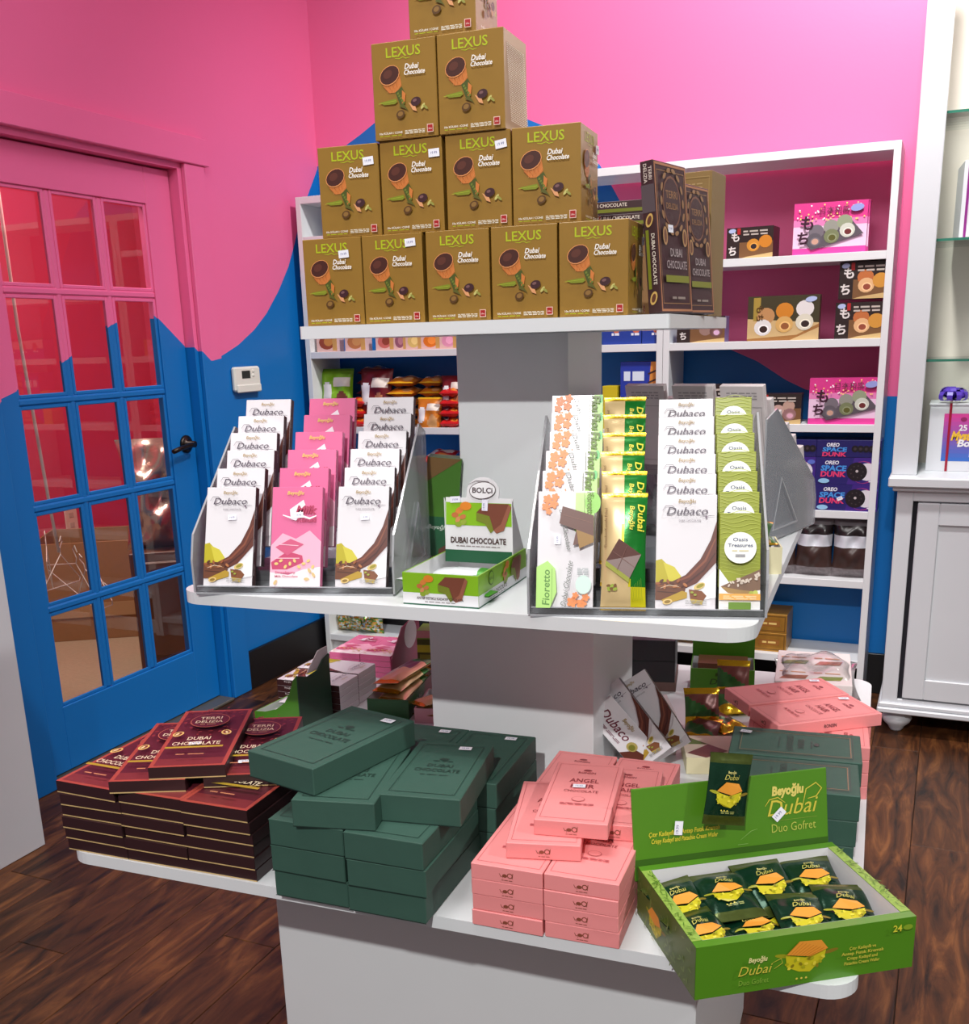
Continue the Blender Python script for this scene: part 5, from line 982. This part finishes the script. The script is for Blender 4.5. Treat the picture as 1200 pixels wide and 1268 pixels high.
on_shelf('mochi_box', 981, 1071, 315, 250, 1.67, .05, PM, 'pink mochi box on the upper shelf in front of its twin', 'box', 'mochi boxes', A_pinkmochi, BY + .03, 2, None, 'pm')
on_shelf('mochi_box', 984, 1074, 315, 250, 1.67, .05, PM, 'pink mochi box hidden behind its twin on the upper shelf', 'box', 'mochi boxes', A_pinkmochi, BY + .105, 0, None, 'pm2')
BN = [(.08, .42, .22, (206, 140, 50), (44, 36, 40)), (.34, .52, .22, (206, 130, 40), None)]
on_shelf('mochi_box', 900, 958, 321, 281, 1.67, .10, DM, 'black mochi box with golden buns beside the tall tan carton', 'box', 'mochi boxes', A_darkmochi(BN), BY + .03, -4, None, 'bm')
on_shelf('mochi_box', 925, 1013, 418, 366, 1.381, .05, mat('brown_mochi_carton', (90, 70, 40), .35), 'brown assorted mochi box with six buns on the middle shelf', 'box', 'mochi boxes', A_assort, BY + .02, 1, None, 'am')
BN2 = [(.02, .58, .22, (190, 110, 60), None), (.04, .36, .22, (226, 180, 130), (150, 76, 56)), (.32, .48, .22, (206, 146, 60), None)]
for k in range(2):
    o = on_shelf('mochi_box', 1033, 1095, 416, 374, 1.381, .10, DM, ('lower' if k == 0 else 'upper') + ' black mochi box stacked by the bookcase end', 'box', 'mochi boxes', A_darkmochi(BN2), BY + .02, 0, None, 'bm2')
    if k == 1: o.location.z += .1345; o.location.x += .006
    else: hh = o.dimensions.z
on_shelf('mochi_box', 838, 897, 427, 392, 1.381, .08, mat('lilac_mochi_carton', (120, 110, 160), .35), 'lilac mochi box half hidden under the stand\'s top shelf', 'box', 'mochi boxes', A_darkmochi([(.1, .5, .26, (150, 120, 110), None), (.32, .42, .26, (110, 76, 72), (222, 180, 214))]), BY + .02, 0, None, 'lm')
on_shelf('mochi_box', 1000, 1089, 527, 468, 1.083, .06, PM, 'pink mochi box on the shelf above the cookie boxes', 'box', 'mochi boxes', A_pinkmochi, BY + .015, 1, None, 'pm3')
on_shelf('mochi_box', 932, 990, 526, 488, 1.083, .10, DM, 'dark mochi box with pink filled buns beside the pink mochi box', 'box', 'mochi boxes', A_darkmochi([(.02, .46, .2, (196, 160, 150), None), (.24, .6, .2, (190, 156, 140), None), (.26, .32, .22, (150, 110, 110), (222, 170, 190))]), BY + .015, 3, None, 'dm3')
on_shelf('mochi_box', 848, 925, 526, 476, 1.083, .08, DM, 'dark mochi box behind the grey backed bars', 'box', 'mochi boxes', A_darkmochi(BN), BY + .02, 0, None, 'dm4')
# cookie boxes
OB = mat('cookie_carton_blue', (34, 30, 96), .35, coat=.2)
def A_cookie(w, h):
    a = Art(); a.rect(-w / 2, 0, w / 2, h, (38, 30, 104)); a.poly([(0, 0), (w / 2, 0), (w / 2, h), (w * .1, h)], (62, 34, 128)); a.text('OREO', -w * .25, h * .74, h * .14, (236, 238, 246), .15, .03, fit=w * .22); a.text('SPACE', -w * .22, h * .50, h * .20, (70, 150, 226), .1, .04, fit=w * .40); a.text('DUNK', -w * .22, h * .28, h * .20, (226, 60, 110), .1, .04, fit=w * .40)
    a.ell(w * .25, h * .46, h * .44, h * .42, (176, 60, 130)); a.ell(w * .24, h * .46, h * .41, h * .40, (50, 32, 116)); a.ell(w * .31, h * .48, h * .34, h * .33, (222, 218, 226)); a.ell(w * .15, h * .48, h * .36, h * .35, (30, 22, 28), n=22); a.ell(w * .15, h * .5, h * .05, h * .05, (200, 190, 190))
    for k in range(9): t = k * 2 * PI / 9; a.ell(w * .15 + h * .22 * math.cos(t), h * .48 + h * .22 * math.sin(t), h * .03, h * .03, (70, 58, 62), n=6)
    a.ell(-w * .36, h * .12, w * .09, h * .09, (150, 200, 236)); a.ell(w * .43, h * .82, w * .06, h * .09, (90, 110, 200)); a.dashes(w * .34, w * .48, h * .10, h * .06, (226, 226, 240), 2); return a
def A_cookie_top(w, h):
    a = Art(); a.text('OREO', -w * .25, h * .62, h * .22, (236, 238, 246), .15, .03, fit=w * .2); a.text('SPACE', -w * .22, h * .34, h * .24, (70, 150, 226), .1, .04, fit=w * .38); a.text('DUNK', -w * .22, h * .06, h * .24, (226, 60, 110), .1, .04, fit=w * .38)
    for k in range(5): a.ell(w * (.1 + .085 * k), h * .5, h * .2, h * .2, (26, 20, 26)); a.ell(w * (.1 + .085 * k), h * .5, h * .08, h * .08, (60, 50, 56))
    return a
for c_, (l, r_) in enumerate(((1011, 1082), (968, 1007))):
    wv = ry(r_, 632, BY + .012).x - ry(l, 632, BY + .012).x; xc = (ry(r_, 632, BY + .012).x + ry(l, 632, BY + .012).x) / 2
    if c_ == 1: xc -= (.2226 - wv) / 2; wv = .2226
    else: wv = .2226; 
    for k in range(3):
        d = (.222, .12, .097 if k < 2 else .062); o = box_obj('cookie_box', d, OB); room(o, xc, BY + .07, .77 + .0975 * k, 0)
        art_on(o, (A_cookie if k < 2 else A_cookie_top)(d[0], d[2]), 'ck%d' % (k // 2), 'front', d)
        tag(o, 'blue sandwich cookie box %s the %s' % (('at the bottom of', 'in the middle of', 'lying flat on top of')[k], ('stack by the bookcase end', 'stack partly behind the acrylic rack')[c_]), 'box', 'blue cookie boxes')
        if c_ == 0 and k == 0: sticker(o, 'front', d, -.02, .045, 25, 1.4)
# dark bags with white labels
BB = mat('black_bag_film', (44, 36, 38), .25, .1, .2, 20, .5); BBL = mat('bag_grey_pattern', (120, 112, 114), .4, 0, .5, 90)
def bcol(u, v):
    if u > 1.5: return BB
    if v < -.72: return BBL
    if v > .72: return mat('bag_clear_top', (120, 116, 120), .25)
    if -.02 < v < .36: return mat('bag_label', (214, 218, 226), .35)
    if v <= -.02: return mat('bag_cocoa', (66, 46, 42), .35, 0, .2, 20)
    return BB
bgm, bgz = pillow('bag', .145, .235, .075, bcol, 18, 26, .06, 61, .25)
for k, px in enumerate((1052, 1006, 962)):
    p = ry(px, 716, BY + .06); o = mkobj('cocoa_bag', bgm); o.location = (p.x, BY + .065, .51 + .118); o.rotation_euler = (PI / 2, 0, math.radians((2, -2, 3)[k])); tag(o, ('black bag with white label standing at the bookcase end', 'black bag with white label in the middle of the three', 'black bag with white label behind the acrylic rack')[k], 'bag', 'black labelled bags')
# snack bags on the left bookcases
def bagcol(base, dark, accent, face):
    def f(u, v):
        if u > 1.5: return base
        if abs(v) > .86: return dark
        if (u - .42) ** 2 / .16 + (v + .42) ** 2 / .16 < 1: return accent
        if (u + .5) ** 2 / .10 + (v + .05) ** 2 / .22 < 1: return face
        if .2 < v < .58 and -.1 < u < .86: return mat('bag_word', (236, 226, 214), .35)
        return base
    return f
CRW = mat('snack_white', (226, 224, 226), .35)
sg = bagcol(mat('snack_green', (126, 178, 30), .3, .1), mat('snack_green_d', (96, 150, 20), .3), mat('snack_brown', (110, 54, 40), .35), CRW)
sr = bagcol(mat('snack_maroon', (110, 16, 26), .3, .1), mat('snack_maroon_d', (90, 10, 20), .3), mat('snack_tan', (186, 120, 80), .35), CRW)
so = bagcol(mat('snack_orange', (206, 120, 30), .3, .1), mat('snack_yellow', (226, 176, 40), .3), mat('snack_tan2', (200, 150, 96), .35), CRW)
sd = bagcol(mat('snack_red', (206, 34, 36), .3, .1), mat('snack_red_d', (176, 24, 30), .3), mat('snack_or2', (220, 120, 40), .35), CRW)
bags = {}
for nm, f in (('green', sg), ('maroon', sr), ('orange', so), ('red', sd)): bags[nm] = pillow('snack_' + nm, .17, .21, .06, f, 18, 20, .06, len(nm), .3)[0]
def sbag(nm, px, py, y, rotz, rx, lb, sc=1, dz=0):
    p = ry(px, py, y); o = mkobj('snack_bag', bags[nm]); o.location = (p.x, y, p.z + dz); o.rotation_euler = (math.radians(rx), 0, math.radians(rotz)); o.scale = (sc, sc, sc if rx > 40 else .60); tag(o, lb, 'snack bag', 'snack bags on the corner bookcase'); return o
sbag('green', 418, 485, BY + .09, 8, 82, 'bright green snack bag standing at the bookcase side', .95)
sbag('green', 405, 520, BY + .07, -6, 20, 'green snack bag lying flat at the bookcase side', .8)
sbag('maroon', 466, 487, BY + .07, -4, 80, 'maroon snack bag with pale character standing beside the green one', 1.0)
for k in range(6): sbag('maroon', 464, 522 - 12.5 * k, BY + .165, 2 * k, 4, 'maroon snack bag lying %s in the pile behind the standing one' % ('lowest', 'second up', 'third up', 'fourth up', 'fifth up', 'topmost')[k], .70)
for k in range(5): sbag('orange', 503, 524 - 13 * k, BY + .12, -3 + 2 * k, 4, 'orange snack bag lying %s in the tall pile beside the maroon bags' % ('lowest', 'second up', 'third up', 'fourth up', 'topmost')[k], .74)
for k in range(5): sbag('orange', 538, 522 - 12.5 * k, BY + .15, -3 + 2 * k, 4, 'orange snack bag lying %s in the lower pile near the post' % ('lowest', 'second up', 'third up', 'fourth up', 'topmost')[k], .62)
sbag('orange', 532, 514, BY + .04, 0, 75, 'orange snack bag standing before the lower pile near the post', .72)
for k in range(4): sbag('red', 560, 523 - 12.5 * k, BY + .06, 6, 4, 'red snack bag lying %s in the pile half behind the post' % ('lowest', 'second up', 'third up', 'topmost')[k], .5)
for k in range(3): sbag('red', 445, 523 - 12.5 * k, BY + .06, 6, 4, 'red snack bag lying %s before the maroon bags' % ('lowest', 'between the others', 'topmost')[k], .5)
sbag('maroon', 562, 487, BY + .06, 0, 80, 'dark red snack bag standing on the red pile half behind the post', .7)
for k in range(3): sbag('red', 545, 565 + 22 * k, BY + .1, 8 * k, 12, 'red snack bag lying %s on the shelf behind the carton header' % ('topmost', 'between the others', 'lowest')[k], .75)
# little cups and packs on the shelf under the stand's top
def A_cup(c1, c2):
    def f(w, h):
        a = Art(); a.rect(-w / 2, 0, w / 2, h, (226, 186, 178)); a.ell(0, h * .42, w * .38, h * .32, c1); a.ell(w * .08, h * .45, w * .22, h * .2, c2); a.rect(w * .28, h * .05, w / 2, h, (206, 160, 90)); return a
    return f
for k, (l, r_, lb, c1, c2) in enumerate(((393, 418, 'small noodle pack nearest the bookcase side', (150, 70, 44), (206, 140, 70)), (428, 453, 'small noodle pack second from the bookcase side', (186, 120, 70), (206, 150, 90)), (466, 488, 'small pink pack with round picture', (206, 110, 100), (150, 70, 50)), (488, 503, 'narrow mauve pack between the pink ones', (150, 90, 110), (190, 130, 140)))):
    on_shelf('snack_pack', l, r_, 437, 408, 1.381, .06, mat('pack_blush', (220, 186, 186), .4), lb, 'pack', 'small packs under the stand top', A_cup(c1, c2), BY + .03, 0, None, 'cup%d' % k)
for k, (l, r_, c1) in enumerate(((503, 522, (220, 190, 110)), (522, 545, (226, 120, 30)), (545, 566, (226, 150, 180)))):
    on_shelf('snack_pack', l, r_, 436, 408, 1.381, .06, mat('pack_pink', (232, 196, 210), .4), ('yellow and pink snack pack beside the mauve one', 'pink snack pack with big orange biscuit', 'striped pink snack pack half behind the post')[k], 'pack', 'small packs under the stand top', A_cup(c1, tuple(min(255, q + 30) for q in c1)), BY + .03, 0, None, 'pk%d' % k)
def A_blue(w, h):
    a = Art(); a.rect(-w / 2, h * .55, w / 2, h, (236, 186, 176)); a.poly([(-w / 2, h * .3), (w * .1, h * .62), (w / 2, h * .62), (w / 2, 0), (-w / 2, 0)], (34, 62, 150)); a.ell(w * .25, h * .66, w * .2, h * .22, (206, 110, 80)); a.dashes(-w * .0, w * .4, h * .36, h * .1, (226, 230, 240), 2); return a
for k, (l, r_) in enumerate(((746, 769), (769, 794), (795, 819))):
    on_shelf('biscuit_box', l, r_, 425, 396, 1.381, .07, mat('biscuit_blue', (34, 62, 150), .4), ('small blue biscuit box next to the post', 'small blue biscuit box in the middle of three', 'small blue biscuit box by the bookcase divider')[k], 'box', 'blue biscuit boxes', A_blue, BY + .02, 0, None, 'bl')
def A_wafer(w, h):
    a = Art(); a.rect(-w / 2, 0, w * .1, h, (36, 58, 160)); a.poly([(w * .1, 0), (w / 2, 0), (w / 2, h), (w * .2, h)], (214, 140, 60)); a.poly([(-w / 2, 0), (w * .3, 0), (w * .1, h * .3), (-w * .2, h * .2)], (96, 50, 36)); 
    for k in range(5): a.stroke([(w * .14, h * (.3 + .13 * k)), (w * .36, h * (.36 + .13 * k))], h * .05, (70, 44, 40))
    a.poly([(-w * .1, h * .05), (w * .25, h * .35), (w * .45, h * .05)], (206, 150, 80)); a.stroke([(w * .0, h * .12), (w * .3, h * .12)], h * .05, (80, 50, 40)); a.dashes(-w * .42, w * .05, h * .72, h * .14, (220, 230, 246), 2); a.dashes(-w * .3, w * .05, h * .48, h * .12, (206, 90, 90), 2); return a
on_shelf('wafer_box', 768, 821, 535, 448, 1.06, .10, mat('wafer_blue_box', (36, 58, 160), .4), 'blue and orange chocolate wafer box by the bookcase divider', 'box', None, A_wafer, BY + .03, 0, None, 'wfb')
on_shelf('wafer_box', 746, 764, 535, 478, 1.06, .08, mat('yellow_box', (206, 186, 30), .4), 'narrow yellow box behind the blossom bars', 'box', None, None, BY + .02)
# low shelves: gold boxes and candy bag
GBX = mat('gold_box_foil', (190, 140, 60), .3, .55, .3, 40)
def A_goldb(w, h):
    a = Art(); a.frame(-w * .46, h * .08, w * .46, h * .92, h * .06, (120, 84, 30)); a.rect(-w * .3, h * .35, w * .3, h * .65, (150, 96, 40)); a.dashes(-w * .2, w * .2, h * .45, h * .1, (230, 200, 120), 2); return a
for k in range(2):
    for c_, px in enumerate((844, 952, 905)):
        p = ry(px, 800, BY + .03); z0 = .22 if px < 850 else .20; d = (.13, .16, .075); o = box_obj('gold_box', d, GBX); room(o, p.x, BY + .03 + .08, z0 + .076 * k, 0); art_on(o, A_goldb(d[0], d[2]), 'gbx', 'front', d)
        tag(o, '%s shiny gold box on the low shelf %s' % (('lower', 'upper')[k], ('by the black cartons', 'above the white fruit carton', 'behind the green counter carton')[c_]), 'box', 'gold boxes on the low shelf')
cm, _ = pillow('candy', .26, .2, .12, lambda u, v: (foil((206, 170, 90)), foil((190, 196, 190)), foil((90, 130, 60)), foil((196, 130, 60)))[int((math.sin(u * 23 + v * 9) + math.sin(v * 31 - u * 11) + 2) * 1.0) % 4], 30, 26, .05, 71, .5)
p = ry(448, 775, BY + .1); o = mkobj('candy_bag', cm); o.location = (p.x, BY + .1, .10 + .10); o.rotation_euler = (math.radians(80), 0, 0); tag(o, 'clear bag of gold and green wrapped candies on the lowest shelf', 'bag')
# ------------------------------------------------------------------ gift boxes on the hutch
def gift(name, x, y, z, d, yaw, lb, rib):
    o = box_obj(name, d, mat('gift_white', (222, 224, 228), .35, coat=.2), .0015); room(o, x, y, z, yaw); tag(o, lb, 'gift box', 'gift boxes on the hutch'); return o
d = (.27, .2, .225)
p = ry(1146, 577, 2.33); o = gift('gift_box', p.x + d[0] / 2, 2.33 + d[1] / 2, .928, d, 0, 'white mystery gift box with purple bow on the hutch counter', 'red')
lidb = MB(); lidb.box(-d[0] / 2 - .003, d[0] / 2 + .003, -d[1] / 2 - .003, d[1] / 2 + .003, d[2] - .0, d[2] + .006, mat('gift_white', (222, 224, 228), .35), .001); lidb.obj('lid', o)
a = Art()
for k in range(12):
    t = k / 11; a.rect(-.088, .035 + .0135 * k, .14, .035 + .0135 * (k + 1), (int(60 + 160 * t), int(110 - 40 * t), int(196 - 40 * t)))
a.text('25', -.026, .140, .020, (240, 236, 240), 0, .03, fit=.026); a.text('Mystery', -.012, .108, .030, (240, 190, 60), .2, .05, fit=.100); a.text('Box', -.010, .086, .024, (240, 236, 240), .2, .04, fit=.06); a.rect(.0, .05, .024, .075, (236, 236, 236)); a.text('L', .012, .054, .016, (50, 60, 120), 0, .03); a.ell(-.026, .178, .010, .007, (150, 40, 100)); art_on(o, a, 'gift25', 'front', d)
b = MB(); b.box(-.0735, -.0655, -d[1] / 2 - .0035, -d[1] / 2 - .0028, 0, d[2] + .006, mat('red_ribbon', (160, 20, 50), .35)); b.box(-.0735, -.0655, -d[1] / 2 - .003, d[1] / 2, d[2] + .006, d[2] + .007, mat('red_ribbon', (160, 20, 50), .35)); b.obj('ribbon', o)
b = MB(); PUR = mat('purple_bow', (96, 66, 190), .3)
for k in range(22):
    t = k * 2.4; el = .25 + .9 * ((k * 7) % 5) / 5; R = Matrix.Rotation(t, 3, 'Z') @ Matrix.Rotation(-el, 3, 'Y'); L = .060 - .016 * el
    pts = []
    for q in range(9):
        s = q / 8; pts.append((Vector((L * math.sin(PI * s) ** .8 * (1 if 1 else 0), 0, .016 * math.sin(2 * PI * s)))))
    for q in range(8):
        A_, B_ = pts[q], pts[q + 1]; b.face([R @ (A_ + Vector((0, -.009, 0))), R @ (A_ + Vector((0, .009, 0))), R @ (B_ + Vector((0, .009, 0))), R @ (B_ + Vector((0, -.009, 0)))], PUR)
bo = b.obj('bow', o); bo.location = (-.070, -.06, d[2] + .020)
d = (.26, .2, .24); p = ry(1182, 300, 2.33); o = gift('gift_box', p.x + d[0] / 2, 2.34 + d[1] / 2, 1.6892, d, 6, 'white gift box with purple ribbon on the glass shelf', 'purple')
b = MB(); b.box(-.118, -.110, -d[1] / 2 - .0025, -d[1] / 2 - .001, 0, d[2], mat('purple_ribbon', (140, 40, 130), .35)); b.box(-.118, -.110, -d[1] / 2 - .0025, d[1] / 2, d[2], d[2] + .0015, mat('purple_ribbon', (140, 40, 130), .35)); b.obj('ribbon', o)
